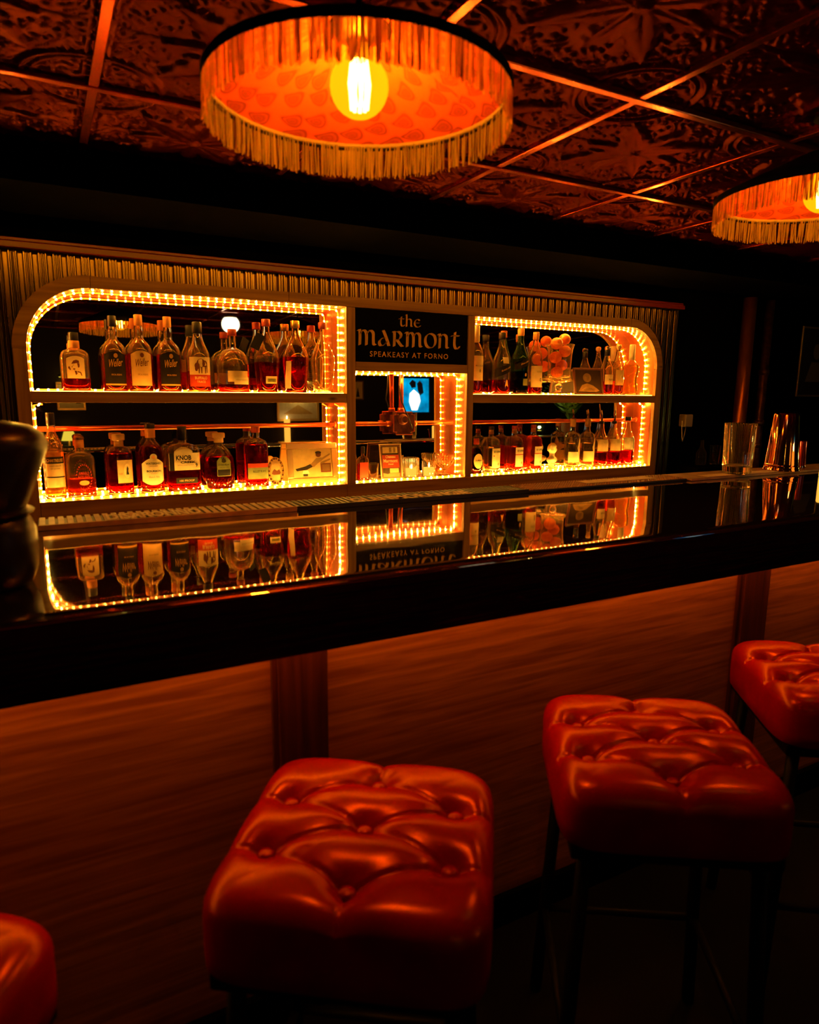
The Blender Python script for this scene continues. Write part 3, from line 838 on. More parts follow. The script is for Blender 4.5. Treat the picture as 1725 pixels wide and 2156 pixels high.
G().bbox(-w, w, -d - 0.004, -d + 0.002, 0, 0.014, 0.001).obj('lip', 'rubber_black', t)
mat_text(t, 'GLENMORANGIE', -0.235, 0.195, -0.06, 0.008, 0.0125, 'label_cream', 0.03)
t, w, d = mat_base('bar_mat', 'dark rubber bar mat of small studs beside the lettered mat', 1.516, 2.316, -1.325, -1.192, 0.008, 'rubber_black')
g = G()
for i in range(66):
    for j in range(11):
        g.lathe([(0.0046, 0.0082), (0.003, 0.0115)], 6, -w + 0.008 + i * 0.0119, -d + 0.008 + j * 0.0117, False, True)
tag(g.obj('stud', 'mat_tan', t), kind='stuff')
G().bbox(w - 0.50, w - 0.14, -0.03, 0.03, 0.0118, 0.0135, 0.0008).obj('patch', 'label_cream', t)
t, w, d = mat_base('bar_mat', 'long dark bar mat with a pale slatted strip under the mixing glass', 2.320, 4.20, -1.345, -1.192, 0.010, 'mat_tan')
s0 = None
for k in range(22):
    x = -w + 0.115 + k * 0.021
    if s0 is None: s0 = G().bbox(-0.0085, 0.0085, -d + 0.006, -d + 0.060, 0.0102, 0.0125, 0.0008).obj('slat', 'label_cream', t, loc=(x, 0, 0))
    else: inst(s0, 'slat', t, (x, 0, 0))

# ------------------------------------------------------------------ tufted bar stools
SW = 0.205
BTN = [(-.140, .064), (0, .131), (.140, .064), (-.140, -.067), (0, 0.0), (.140, -.067), (0, -.131)]
CREASE = [(0, 1), (1, 2), (0, 4), (4, 2), (3, 4), (4, 5), (3, 6), (6, 5)]
EDGE = [((-.140, .064), (-.21, .064)), ((-.140, -.067), (-.21, -.067)), ((.140, .064), (.21, .064)), ((.140, -.067), (.21, -.067)), ((0, .131), (0, .21)), ((0, -.131), (0, -.21))]
def seg_d(px, py, a, b_):
    vx, vy = b_[0] - a[0], b_[1] - a[1]; L2 = vx * vx + vy * vy
    t = max(0, min(1, ((px - a[0]) * vx + (py - a[1]) * vy) / L2))
    return math.hypot(px - a[0] - t * vx, py - a[1] - t * vy)
def seat_h(x, y):
    h = 0.0
    for b_ in BTN:
        d = math.hypot(x - b_[0], y - b_[1])
        h -= 0.015 * math.exp(-(d / 0.021) ** 2) + 0.011 * math.exp(-(d / 0.044) ** 2)
    cr = 0.0
    for (i, j) in CREASE:
        d = seg_d(x, y, BTN[i], BTN[j]); cr = max(cr, 0.0060 * math.exp(-(d / 0.0040) ** 2) + 0.006 * math.exp(-(d / 0.022) ** 2))
    for (a, b_) in EDGE:
        d = seg_d(x, y, a, b_); cr = max(cr, 0.0045 * math.exp(-(d / 0.0040) ** 2) + 0.005 * math.exp(-(d / 0.022) ** 2))
    return h - cr
def make_seat(parent):
    N = 120; v = []; f = []
    def mp_(u, w_):                       # square with rounded corners
        m_ = max(abs(u), abs(w_)); k = m_ / ((abs(u) ** 7 + abs(w_) ** 7) ** (1 / 7.0)) if m_ > 0 else 1.0
        return u * SW * k, w_ * SW * k
    for j in range(N + 1):
        for i in range(N + 1):
            u = -1 + 2 * i / N; w_ = -1 + 2 * j / N
            uu = math.copysign(1 - (1 - abs(u)) ** 1.25, u); ww = math.copysign(1 - (1 - abs(w_)) ** 1.25, w_)
            x, y = mp_(uu, ww)
            r_ = max(abs(uu), abs(ww))
            edge = 0.0
            dd = max(0.0, (r_ - 0.80) / 0.20)
            edge = -0.040 * (1 - math.sqrt(max(0, 1 - min(1, dd) ** 2.2)))
            crown = 0.012 * (1 - uu * uu) * (1 - ww * ww)
            v.append((x, y, 0.790 + crown + seat_h(x, y) * (1 if r_ < 0.97 else 0.7) + edge))
    for j in range(N):
        for i in range(N):
            a = j * (N + 1) + i
            f.append((a, a + 1, a + N + 2, a + N + 1))
    ring = [i for i in range(N + 1)] + [(N) + (N + 1) * j for j in range(1, N + 1)] + [(N + 1) * N + i for i in range(N - 1, -1, -1)] + [(N + 1) * j for j in range(N - 1, 0, -1)]
    prev = ring
    for (zz, sc) in ((0.735, 1.0), (0.700, 1.0), (0.672, 0.995), (0.668, 0.97)):
        cur = []
        for q in ring:
            p = v[q]; cur.append(len(v)); v.append((p[0] * sc, p[1] * sc, zz))
        m_ = len(ring)
        for i in range(m_): f.append((prev[i], cur[i], cur[(i + 1) % m_], prev[(i + 1) % m_]))
        prev = cur
    f.append(tuple(prev))
    return recalc(mesh_obj('seat_cushion', v, f, 'red_leather', parent, smooth=True))
def make_stool(loc, rz, label):
    t = thing('bar_stool', label, 'bar stool', loc, rz, 'tufted bar stools at the bar')
    make_seat(t)
    for b_ in BTN:
        z = 0.790 + 0.012 * (1 - (b_[0] / SW) ** 2) * (1 - (b_[1] / SW) ** 2) + seat_h(b_[0], b_[1]) + 0.008
        g = G(); g.lathe([(0.0125, z), (0.0130, z + 0.004), (0.0105, z + 0.0075), (0.004, z + 0.009)], 14, b_[0], b_[1])
        smooth_by_angle(g.obj('button', 'red_leather', t), 60)
    G().bbox(-0.185, 0.185, -0.185, 0.185, 0.640, 0.6675, 0.004).obj('seat_base', 'black_metal', t)
    for sx in (-1, 1):
        for sy in (-1, 1):
            G().tube([(sx * 0.155, sy * 0.155, 0.645), (sx * 0.185, sy * 0.185, 0.0)], 0.014, 8).obj('leg', 'black_metal', t, smooth=True)
    for a, b_ in (((-1, -1), (1, -1)), ((1, -1), (1, 1)), ((1, 1), (-1, 1)), ((-1, 1), (-1, -1))):
        G().tube([(a[0] * 0.174, a[1] * 0.174, 0.24), (b_[0] * 0.174, b_[1] * 0.174, 0.24)], 0.009, 8).obj('foot_rail', 'black_metal', t, smooth=True)
    return t
def copy_tree(root, loc, rz, label):
    r = root.copy(); COL.objects.link(r); r.location = loc; r.rotation_euler = (0, 0, rz); r['label'] = label
    for ch in list(root.children):
        c = ch.copy(); COL.objects.link(c); c.parent = r
    return r
RZ = math.radians(-35.5)
st1 = make_stool((0.440, -2.300, 0), RZ, 'red tufted leather bar stool in front of the dark pilaster, nearest in full view')
copy_tree(st1, (1.070, -2.316, 0), math.radians(-33.0), 'red tufted leather bar stool second from the right, in front of the middle panel')
copy_tree(st1, (1.755, -2.285, 0), math.radians(-35.0), 'red tufted leather bar stool cut off by the right edge, farthest along the bar')
copy_tree(st1, (-0.262, -2.330, 0), math.radians(-36.0), 'red tufted leather bar stool in the lower left corner, mostly out of frame')

# ------------------------------------------------------------------ fringed ceiling lamps
def make_lamp(loc, label, seed, watts):
    rnd = random.Random(seed)
    t = thing('ceiling_lamp', label, 'lamp', loc, 0, 'fringed lamps above the bar')     # loc at the rim centre
    R, top_r, hgt = 0.273, 0.060, 0.100
    n = 64
    prof = [(R, 0.0), (R * 0.80, 0.026), (R * 0.55, 0.058), (top_r, hgt)]
    v = []; f = []; uv = []
    for i, (r, z) in enumerate(prof):
        for k in range(n + 1):
            a = 2 * PI * k / n; v.append((r * math.cos(a), r * math.sin(a), z)); uv.append((k / n * 2.0, i / 3.0))
    for i in range(3):
        for k in range(n):
            a = i * (n + 1) + k; f.append((a, a + n + 1, a + n + 2, a + 1))
    mesh_obj('lining', v, f, 'paisley_cloth', t, smooth=True, uvs=uv)
    g = G(); g.lathe([(R + 0.004, -0.012), (R + 0.004, 0.004), (R * 0.80 + 0.003, 0.030), (R * 0.55 + 0.003, 0.062), (top_r + 0.002, hgt + 0.004)], n, cap0=False, cap1=False)
    g.lathe([(R + 0.0015, 0.002), (R + 0.0015, -0.012), (R + 0.004, -0.012)], n, cap0=False, cap1=False)
    g.obj('shade', 'shade_black', t, smooth=True)
    g = G(); g.tube([((R - 0.001) * math.cos(2 * PI * k / 90), (R - 0.001) * math.sin(2 * PI * k / 90), -0.003 + 0.0006 * (k % 2)) for k in range(90)], 0.0045, 8, closed=True)
    g.obj('braid_trim', 'trim_braid', t, smooth=True)
    # hanging threads: flat twisted strands, a few gaps
    v = []; f = []; N = 560; gaps = [rnd.random() * 2 * PI for _ in range(26)]
    for layer in range(2):
        for k in range(N):
            a = 2 * PI * (k + rnd.uniform(-.35, .35)) / N
            if layer == 0 and min(abs((a - g_ + PI) % (2 * PI) - PI) for g_ in gaps) < 0.010: continue
            if layer == 1 and (rnd.random() < 0.5 or min(abs((a - g_ + PI) % (2 * PI) - PI) for g_ in gaps) < 0.012): continue
            r = R + (0.002 if layer == 0 else -0.004) + rnd.uniform(-.0012, .0012)
            L_ = 0.066 + rnd.uniform(-.005, .004); tw = rnd.uniform(-.7, .7); wd_ = 0.00125 + rnd.random() * 0.0004
            lean = rnd.uniform(-.004, .004); n0 = len(v)
            for i in range(4):
                s = i / 3.0; aa = a + lean * s * s / R; cx, cy = (r + 0.002 * s * s * rnd.uniform(-1, 1)) * math.cos(aa), r * math.sin(aa)
                d = aa + PI / 2 + tw * (0.4 + s)
                v.append((cx - wd_ * math.cos(d), cy - wd_ * math.sin(d), -0.002 - L_ * s)); v.append((cx + wd_ * math.cos(d), cy + wd_ * math.sin(d), -0.002 - L_ * s))
            for i in range(3): f.append((n0 + 2 * i, n0 + 2 * i + 1, n0 + 2 * i + 3, n0 + 2 * i + 2))
    tag(mesh_obj('fringe', v, f, 'fringe_thread', t), kind='stuff')
    # socket, globe bulb, filament cage
    bz = 0.010
    g = G(); g.lathe([(0.052, hgt + 0.005), (0.054, hgt - 0.004), (0.030, hgt - 0.016), (0.012, hgt - 0.020)], 24); smooth_by_angle(g.obj('shade_holder', 'aged_brass', t))
    g = G(); g.lathe([(0.016, 0.118), (0.030, 0.113), (0.031, 0.103), (0.024, 0.098), (0.023, 0.086), (0.016, 0.078)], 24); smooth_by_angle(g.obj('socket', 'aged_brass', t))
    pr_ = [(0.014, bz + 0.072), (0.017, bz + 0.062)]
    for i in range(1, 13):
        a = math.radians(62 - 152 * i / 12)
        pr_.append((max(0.0015, 0.053 * math.cos(a)), bz - 0.002 + 0.053 * math.sin(a)))
    g = G(); g.lathe(list(reversed(pr_)), 32, cap0=True, cap1=False); g.obj('bulb_glass', 'bulb_glass', t, smooth=True)
    g = G()
    for k in range(9):
        a = 2 * PI * k / 9
        g.tube([(0.013 * math.cos(a), 0.013 * math.sin(a), bz + 0.040), (0.018 * math.cos(a + .2), 0.018 * math.sin(a + .2), bz), (0.014 * math.cos(a + .4), 0.014 * math.sin(a + .4), bz - 0.040)], 0.0034, 6)
    g.obj('filament', 'filament_glow', t, smooth=True)
    G().tube([(0, 0, hgt + 0.004), (0, 0, ZC - loc[2] - 0.022)], 0.005, 8).obj('stem', 'black_metal', t)
    g = G(); g.lathe([(0.045, ZC - loc[2] - 0.013), (0.045, ZC - loc[2] - 0.020), (0.012, ZC - loc[2] - 0.030)], 20); smooth_by_angle(g.obj('ceiling_rose', 'shade_black', t))
    point_light('bulb_light', (0, 0, bz), WARM, watts, 0.028, t)
    return t
make_lamp((0.588, -1.958, 2.000), 'large fringed lamp with globe bulb above the left part of the bar', 3, 58.0)
make_lamp((1.955, -1.990, 2.000), 'fringed lamp with globe bulb at the right edge of the picture', 5, 58.0)
# frosted ceiling globe out in the room, seen in the mirror
gl = thing('ceiling_globe', 'round white globe light on the ceiling, seen in the left mirror', 'lamp', (1.552, -2.60, 2.128))
g = G(); g.sphere((0, 0, -0.01), 0.078, 28, 18); g.obj('globe', 'globe_glow', gl, smooth=True)
g = G(); g.lathe([(0.035, 0.070), (0.055, 0.060), (0.055, 0.046)], 20); g.obj('fitting', 'aged_brass', gl, smooth=True)

# ------------------------------------------------------------------ bottles
def rnd_rings(l): return [(t, w, w, 2.0) for (t, w) in l]
SHAPES = {
 'weller': rnd_rings([(0, .90), (.012, .97), (.03, 1.0), (.50, 1.0), (.55, .97), (.60, .86), (.64, .68), (.675, .46), (.70, .36), (.74, .335), (.79, .37), (.83, .35), (.86, .30), (.90, .285)]),
 'squat': rnd_rings([(0, .92), (.02, .99), (.05, 1.0), (.40, 1.0), (.50, .96), (.58, .86), (.645, .68), (.68, .45), (.70, .28), (.72, .225), (.90, .215)]),
 'tear': rnd_rings([(0, .74), (.015, .80), (.04, .83), (.20, .90), (.40, .99), (.46, 1.0), (.52, .97), (.60, .82), (.68, .60), (.75, .41), (.81, .30), (.86, .27), (.91, .265)]),
 'flat': [(0, .90, .58, 5), (.015, .98, .64, 5), (.04, 1.0, .66, 5), (.60, 1.0, .66, 5), (.65, .95, .63, 4.4), (.69, .80, .55, 3.2), (.715, .52, .42, 2.4), (.735, .36, .36, 2), (.77, .33, .33, 2), (.88, .32, .32, 2)],
 'tall': rnd_rings([(0, .92), (.012, .98), (.03, 1.0), (.54, 1.0), (.60, .98), (.66, .88), (.71, .68), (.75, .48), (.79, .40), (.90, .37)]),
 'slope': rnd_rings([(0, .92), (.012, .98), (.03, 1.0), (.50, 1.0), (.56, .93), (.62, .78), (.68, .61), (.75, .46), (.82, .37), (.90, .34)]),
 'jug': [(0, .92, .92, 3), (.015, .99, .99, 3), (.04, 1, 1, 3), (.62, 1, 1, 3), (.69, .97, .97, 2.8), (.735, .86, .86, 2.4), (.765, .62, .62, 2), (.785, .40, .40, 2), (.80, .33, .33, 2), (.89, .32, .32, 2)],
 'rect': [(0, .92, .46, 6), (.015, .99, .52, 6), (.04, 1, .53, 6), (.60, 1, .53, 6), (.665, .97, .51, 5), (.70, .86, .46, 4), (.725, .55, .34, 2.6), (.745, .29, .28, 2), (.76, .25, .25, 2), (.90, .25, .25, 2)],
 'square': [(0, .80, .62, 7), (.02, .86, .66, 7), (.30, .96, .74, 7), (.56, 1, .76, 7), (.63, .97, .74, 6), (.70, .80, .62, 4), (.755, .52, .45, 2.6), (.79, .33, .33, 2), (.82, .29, .29, 2), (.90, .29, .29, 2)],
 'oval': [(0, .93, .58, 3), (.015, .99, .63, 3), (.04, 1, .64, 3), (.66, 1, .64, 3), (.72, .95, .61, 2.8), (.76, .82, .55, 2.4), (.79, .55, .45, 2), (.805, .36, .36, 2), (.82, .32, .32, 2), (.90, .32, .32, 2)],
 'orb': [(0, .70, .5, 2.4), (.03, .82, .56, 2.4), (.15, .96, .62, 2.4), (.35, 1, .64, 2.3), (.55, .93, .6, 2.2), (.68, .68, .5, 2), (.76, .38, .36, 2), (.80, .30, .30, 2), (.90, .28, .28, 2)],
 'wavy': rnd_rings([(0, .90), (.015, .97), (.04, 1.0), (.14, .96), (.25, .84), (.34, .82), (.44, .95), (.52, 1.0), (.58, .95), (.63, .75), (.67, .48), (.70, .36), (.75, .32), (.90, .30)]),
 'fluted': rnd_rings([(0, .94), (.012, .99), (.03, 1.0), (.62, 1.0), (.665, .96), (.70, .82), (.72, .58), (.74, .40), (.77, .35), (.90, .34)]),
}
SEG = 32
def ring_at(rings, t):
    if t <= rings[0][0]: return rings[0][1:]
    for i in range(len(rings) - 1):
        a, b_ = rings[i], rings[i + 1]
        if a[0] <= t <= b_[0]:
            k = (t - a[0]) / (b_[0] - a[0]); return tuple(a[j] + (b_[j] - a[j]) * k for j in (1, 2, 3))
    return rings[-1][1:]
def sup_pt(a, b_, p, th, flute=0.0):
    c, s = math.cos(th), math.sin(th)
    fl = 1.0 - flute * (0.5 + 0.5 * math.cos(18 * th))
    return (a * fl * math.copysign(abs(c) ** (2.0 / p), c), b_ * fl * math.copysign(abs(s) ** (2.0 / p), s))
def loft(levels, flip=False, seg=SEG, flute=0.0):
    v = []; f = []
    for (z, a, b_, p) in levels:
        for k in range(seg):
            x, y = sup_pt(a, b_, p, 2 * PI * k / seg, flute); v.append((x, y, z))
    for i in range(len(levels) - 1):
        for k in range(seg):
            k2 = (k + 1) % seg; f.append((i * seg + k, i * seg + k2, (i + 1) * seg + k2, (i + 1) * seg + k))
    return v, f
class Bottle:
    def __init__(s, name, label, shape, x, y, z, w, h, glass_m='clear_glass', liquid=None, level=0.4, cap=None, cap_t=0.86, cap_w=1.12, rz=0.0, group='bottles on the back bar', flute=0.0):
        s.t = thing(name, label, 'bottle', (x, y, z + 0.0006), rz, group)
        s.R = SHAPES[shape]; s.hw = w / 2; s.h = h
        hw = s.hw; th = 0.0032
        fine = []
        ts = sorted(set([r[0] for r in s.R] + [0.1, 0.2, 0.3, 0.4]))
        tt = [t for t in ts if t <= s.R[-1][0]]
        out = [(t * h,) + (lambda q: (q[0] * hw, q[1] * hw, q[2]))(ring_at(s.R, t)) for t in tt]
        inn = [(z_ + (0 if i else 0), a - th, b_ - th, p) for i, (z_, a, b_, p) in enumerate(out)]
        base = 0.010
        inn = [(base,) + (lambda q: (q[0] * hw - th - 0.004, q[1] * hw - th - 0.004, q[2]))(ring_at(s.R, base / h))] + [q for q in inn if q[0] > base + 0.004]
        v, f = loft(out, flute=flute); n = len(v); no = len(out)
        vi, fi = loft(inn, flute=0.0)
        v += vi; f += [tuple(i + n for i in reversed(q)) for q in fi]
        f.append(tuple(range(SEG - 1, -1, -1)))                       # outer base
        f.append(tuple(n + k for k in range(SEG)))                    # inner base (facing up into the cavity)
        lo = (no - 1) * SEG; li = n + (len(inn) - 1) * SEG
        for k in range(SEG):
            k2 = (k + 1) % SEG; f.append((lo + k, lo + k2, li + k2, li + k))
        smooth_by_angle(mesh_obj('glass', v, f, glass_m, s.t), 50)
        if liquid:
            zl_ = level * h
            liq = [(q[0] - (0.0004 if i == 0 else 0), q[1] + 0.0005, q[2] + 0.0005, q[3]) for i, q in enumerate(inn) if q[0] < zl_]
            q = ring_at(s.R, level); liq.append((zl_, q[0] * hw - th + 0.0005, q[1] * hw - th + 0.0005, q[2]))
            v, f = loft(liq); f.append(tuple(range(SEG - 1, -1, -1))); f.append(tuple((len(liq) - 1) * SEG + k for k in range(SEG)))
            smooth_by_angle(mesh_obj('liquid', v, f, liquid, s.t), 50)
        if cap:
            s.cap(cap, cap_t, cap_w)
    def cap(s, mat, t0, cw, t1=1.0, style='cyl'):
        q = ring_at(s.R, min(t0, s.R[-1][0])); r = q[0] * s.hw * cw; z0 = t0 * s.h; z1 = t1 * s.h
        g = G()
        if style == 'cyl': prof = [(r * 0.97, z0), (r, z0 + 0.002), (r, z1 - 0.003), (r * 0.93, z1)]
        elif style == 'tee': prof = [(r * 0.86, z0), (r * 0.86, z0 + (z1 - z0) * 0.45), (r * 1.12, z0 + (z1 - z0) * 0.5), (r * 1.15, z1 - 0.004), (r * 1.05, z1)]
        elif style == 'dome': prof = [(r, z0), (r * 1.05, z0 + (z1 - z0) * 0.35), (r * 1.0, z0 + (z1 - z0) * 0.6), (r * 0.75, z0 + (z1 - z0) * 0.88), (r * 0.3, z1)]
        elif style == 'ball': prof = [(r * 0.9, z0), (r * 0.85, z0 + (z1 - z0) * 0.3), (r * 1.2, z0 + (z1 - z0) * 0.45), (r * 1.35, z0 + (z1 - z0) * 0.7), (r * 1.1, z0 + (z1 - z0) * 0.92), (r * 0.5, z1)]
        g.lathe(prof, 24)
        return smooth_by_angle(g.obj('cap' if style == 'cyl' else 'stopper', mat, s.t), 40)
    def surf(s, x, z, off):
        q = ring_at(s.R, z / s.h); a, b_, p = q[0] * s.hw, q[1] * s.hw, q[2]
        k = min(0.999, abs(x) / a)
        return -b_ * (1 - k ** p) ** (1.0 / p) - off
    def label(s, x0, x1, t0, t1, mat, arch=0.0, off=0.0010, parent=None, name='label', nu=14, nv=6, shape=None):
        z0, z1 = t0 * s.h, t1 * s.h; v = []; f = []
        xm, xr = (x0 + x1) / 2 * s.hw, (x1 - x0) / 2 * s.hw
        for j in range(nv + 1):
            for i in range(nu + 1):
                u = -1 + 2 * i / nu; k = j / nv
                zt = z1 - arch * (z1 - z0) * u * u; zb_ = z0
                if shape == 'oval': c = math.sqrt(max(0, 1 - u * u)); zt = (z0 + z1) / 2 + (z1 - z0) / 2 * c; zb_ = (z0 + z1) / 2 - (z1 - z0) / 2 * c
                if shape == 'diamond': c = 1 - abs(u); zt = (z0 + z1) / 2 + (z1 - z0) / 2 * c; zb_ = (z0 + z1) / 2 - (z1 - z0) / 2 * c
                if shape == 'shield': zb_ = z0 + 0.14 * (z1 - z0) * abs(u) ** 2.5
                zz = zb_ + (zt - zb_) * k; xx = xm + u * xr
                v.append((xx, s.surf(xx, zz, off), zz))
        for j in range(nv):
            for i in range(nu):
                a = j * (nu + 1) + i; f.append((a, a + 1, a + nu + 2, a + nu + 1))
        o = mesh_obj(name, v, f, mat, parent or s.t, smooth=True)
        return o
    def text(s, body, xc, wx, t0, t1, mat, parent=None, bold=0.0, shear=0.0, off=0.0016, slope=0.0):
        vs, fs = text_mesh(body, bold, shear); z0, z1 = t0 * s.h, t1 * s.h; v = []
        for (px_, pz_) in vs:
            xx = (xc + px_ * wx) * s.hw; zz = (z0 + z1) / 2 + pz_ * (z1 - z0) + slope * xx
            v.append((xx, s.surf(xx, zz, off), zz))
        return mesh_obj('lettering', v, fs, mat, parent or s.t)
    def print_(s, polys, mat, parent=None, off=0.0016, name='print'):
        """flat printed figure: list of polygons in (fraction of half width, fraction of height)"""
        v = []; f = []
        for P in polys:
            n = len(v)
            for (a, t) in P:
                xx, zz = a * s.hw, t * s.h; v.append((xx, s.surf(xx, zz, off), zz))
            f.append(tuple(range(n, n + len(P))))
        return mesh_obj(name, v, f, mat, parent or s.t)
def ell(cx, cz, rx, rz, n=16, a0=0, a1=2 * PI): return [(cx + rx * math.cos(a0 + (a1 - a0) * i / n), cz + rz * math.sin(a0 + (a1 - a0) * i / n)) for i in range(n)]

YB = 0.098
# ---- upper left shelf
b = Bottle('liquor_bottle', 'flat bottle with a sketched portrait label, leftmost on the upper left shelf', 'flat', 0.176, YB, ZS1, 0.110, 0.246, liquid='red_liquid', level=0.22, cap='cap_black', cap_t=0.86)
b.cap('cap_orange', 0.735, 1.10, 0.86)
l = b.label(-.62, .62, .22, .60, 'label_cream', 0.12)
b.print_([[(-.30, .465), (-.10, .470), (.10, .480), (.26, .478), (.24, .520), (.06, .535), (-.14, .520)], [(.10, .478), (.27, .476), (.28, .43), (.22, .40), (.15, .41), (.13, .45)], [(-.20, .445), (-.12, .450), (-.12, .444), (-.20, .438)],
    [(-.26, .425), (-.22, .43), (-.23, .405), (-.29, .405)], [(-.21, .385), (-.06, .39), (-.02, .375), (-.10, .365), (-.20, .372)], [(-.10, .355), (.05, .345), (.10, .30), (-.02, .275), (-.06, .31)], [(.10, .345), (.34, .33), (.42, .27), (.36, .265), (.28, .315), (.10, .325)], ell(-.46, .40, .07, .022), ell(-.40, .375, .05, .016)], 'ink_brown', l)
for x, lb, mt, inkm, lab in ((0.331, 0.323, 'label_black', 'ink_gold', 'round bottle with black script label and dark cap, second on the upper left shelf'), (0.438, 0.334, 'label_tan', 'ink_brown', 'round bottle with plain tan script label and tan cap, between two black labelled bottles'), (0.560, 0.332, 'label_black', 'ink_gold', 'round bottle with black script label and orange cap, left of the buffalo label')):
    b = Bottle('liquor_bottle', lab, 'weller', x, YB, ZS1, 0.104, lb, liquid='amber_liquid', level=0.50, cap='cap_black' if x < 0.4 else 'cap_orange', cap_t=0.86)
    l = b.label(-.80, .80, .08, .53, mt, 0.10)
    b.text('Weller', 0.05, 1.05, .33, .43, inkm, l, 0.01, 0.35, slope=0.12)
    b.text('SPECIAL RESERVE', 0.05, .8, .215, .235, inkm, l)
    b.print_([ell(.05, .475, .16, .030)], inkm, l)
    if mt == 'label_black': b.label(-.80, .80, .085, .105, 'ink_gold', off=.0014, parent=l, name='label_band', nv=1)
b = Bottle('liquor_bottle', 'round bottle with a brown buffalo on its pale label, dark cap', 'slope', 0.690, YB, ZS1, 0.108, 0.316, liquid='amber_liquid', level=0.30, cap='cap_black', cap_t=0.84)
l = b.label(-.85, .85, .12, .50, 'label_cream')
b.label(-.85, .85, .08, .25, 'label_red', off=.0013, parent=l, name='label_band', nv=2)
b.print_([ell(.02, .415, .36, .062, 18), ell(.34, .405, .22, .048, 16), ell(-.30, .375, .20, .048, 14), ell(-.36, .335, .12, .035, 12), [(-.20, .27), (-.12, .27), (-.08, .36), (-.20, .36)], [(.02, .27), (.10, .27), (.12, .36), (.0, .36)], [(.34, .27), (.42, .27), (.46, .38), (.34, .38)], [(.50, .28), (.56, .28), (.56, .38), (.47, .40)]], 'ink_brown', l)
b.text('BUFFALO', 0.0, 1.0, .185, .225, 'label_cream', l, 0.01, off=0.002); b.text('TRACE', 0.0, .7, .135, .165, 'label_cream', l, off=0.002)
b = Bottle('liquor_bottle', 'wide round shouldered clear bottle, nearly empty, with low pale label', 'squat', 0.850, YB, ZS1, 0.150, 0.292, liquid='amber_liquid', level=0.13, cap='cap_red', cap_t=0.90, cap_w=1.25)
b.label(-.55, .72, .17, .34, 'label_cream'); l = b.label(-.20, .78, .13, .24, 'label_white', off=.0016)
b.text('STRAIGHT BOURBON', .3, .8, .19, .21, 'ink_grey', l, off=.0024)
b = Bottle('liquor_bottle', 'teardrop bottle half full of dark spirit with a small square label', 'tear', 1.014, YB, ZS1, 0.120, 0.347, liquid='red_liquid', level=0.415, cap='cap_red', cap_t=0.905, cap_w=1.3)
l = b.label(-.35, .60, .125, .225, 'label_cream'); b.label(-.24, .50, .145, .195, 'label_green', off=.0015, parent=l, name='label_panel', nv=1)
b.text('ANGELS ENVY', 0.05, 1.0, .50, .54, 'ink_gold', None, off=.001)
b.text('BOTTLED', .12, .45, .155, .185, 'ink_black', l, off=.0022)
g = G(); g.bbox(-.022, .022, -.0015, .0015, -.045, .03, .0008); o = g.obj('neck_tag', 'label_black', b.t, loc=(-.052, -.045, .245), rot=(0, 0.45, -0.5))
b = Bottle('liquor_bottle', 'teardrop bottle of red spirit, fullest of the three teardrop bottles', 'tear', 1.160, YB, ZS1, 0.128, 0.347, liquid='red_liquid', level=0.50, cap='cap_gold', cap_t=0.905, cap_w=1.3)
b.label(-.9, -.62, .06, .44, 'label_cream')
b = Bottle('liquor_bottle', 'empty clear teardrop bottle at the right end of the upper left shelf', 'tear', 1.303, YB, ZS1, 0.122, 0.347, cap='cap_red', cap_t=0.905, cap_w=1.3)
b.text('ANGELS ENVY', 0.05, 1.0, .50, .535, 'ink_gold', None, off=.001)
for k, tt in enumerate((.30, .27, .24, .21)): b.text('KENTUCKY STRAIGHT', .2, .7 - .05 * k, tt - .008, tt + .008, 'ink_gold', None, off=.001)

# ---- lower left niche
b = Bottle('liquor_bottle', 'tall clear liqueur bottle with embossed shoulder and dark label, leftmost in the lower niche', 'tall', 0.064, 0.094, ZBOT, 0.082, 0.366, liquid='yellow_liquid', level=0.55, cap='cap_black', cap_t=0.86)
l = b.label(-.9, .93, .14, .50, 'label_tan'); b.label(-.9, .93, .42, .50, 'label_black', off=.0014, parent=l, name='label_band', nv=1); b.label(-.9, .93, .255, .27, 'label_black', off=.0014, parent=l, name='label_band', nv=1)
b.label(-.95, -.78, .14, .42, 'label_black', off=.0014, parent=l, name='label_band', nu=3, nv=2)
b.text('CHARTREUSE', .08, 1.5, .44, .475, 'ink_gold', l, 0.02, off=.002); b.text('LIQUEUR FABRIQUEE', .1, 1.1, .385, .40, 'ink_black', l, off=.002); b.text('PAR LES PERES', .1, .9, .355, .367, 'ink_black', l, off=.002)
g = G()
for k in range(26):
    a = -PI / 2 + random.uniform(-1.3, 1.3); z = random.uniform(.62, .74) * b.h; q = ring_at(b.R, z / b.h)[0] * b.hw
    g.sphere((q * math.cos(a), q * math.sin(a), z), 0.0038, 6, 5)
tag(g.obj('embossing', 'clear_glass', b.t, smooth=True), kind='stuff')
b = Bottle('liquor_bottle', 'rounded amaro bottle with wreath print and domed cap beside the tall liqueur', 'flat', 0.167, 0.098, ZBOT, 0.114, 0.270, liquid='pink_liquid', level=0.30)
b.cap('cap_orange', 0.80, 1.05, 0.93); b.cap('aged_brass', 0.93, 1.12, 1.0, 'dome')
P = []
for k in range(22):
    a = math.radians(-60 + 300 * k / 21 - 60); c, s_ = .16 + .52 * math.cos(a), .33 + .20 * math.sin(a)
    P.append([(c + .09 * math.cos(a + .9), s_ + .035 * math.sin(a + .9)), (c + .03 * math.cos(a - .7), s_ + .012 * math.sin(a - .7)), (c - .05 * math.cos(a + .9), s_ - .02 * math.sin(a + .9)), (c - .03 * math.cos(a - .7), s_ - .012 * math.sin(a - .7))])
b.print_(P, 'ink_red', None, .0008, 'wreath_print')
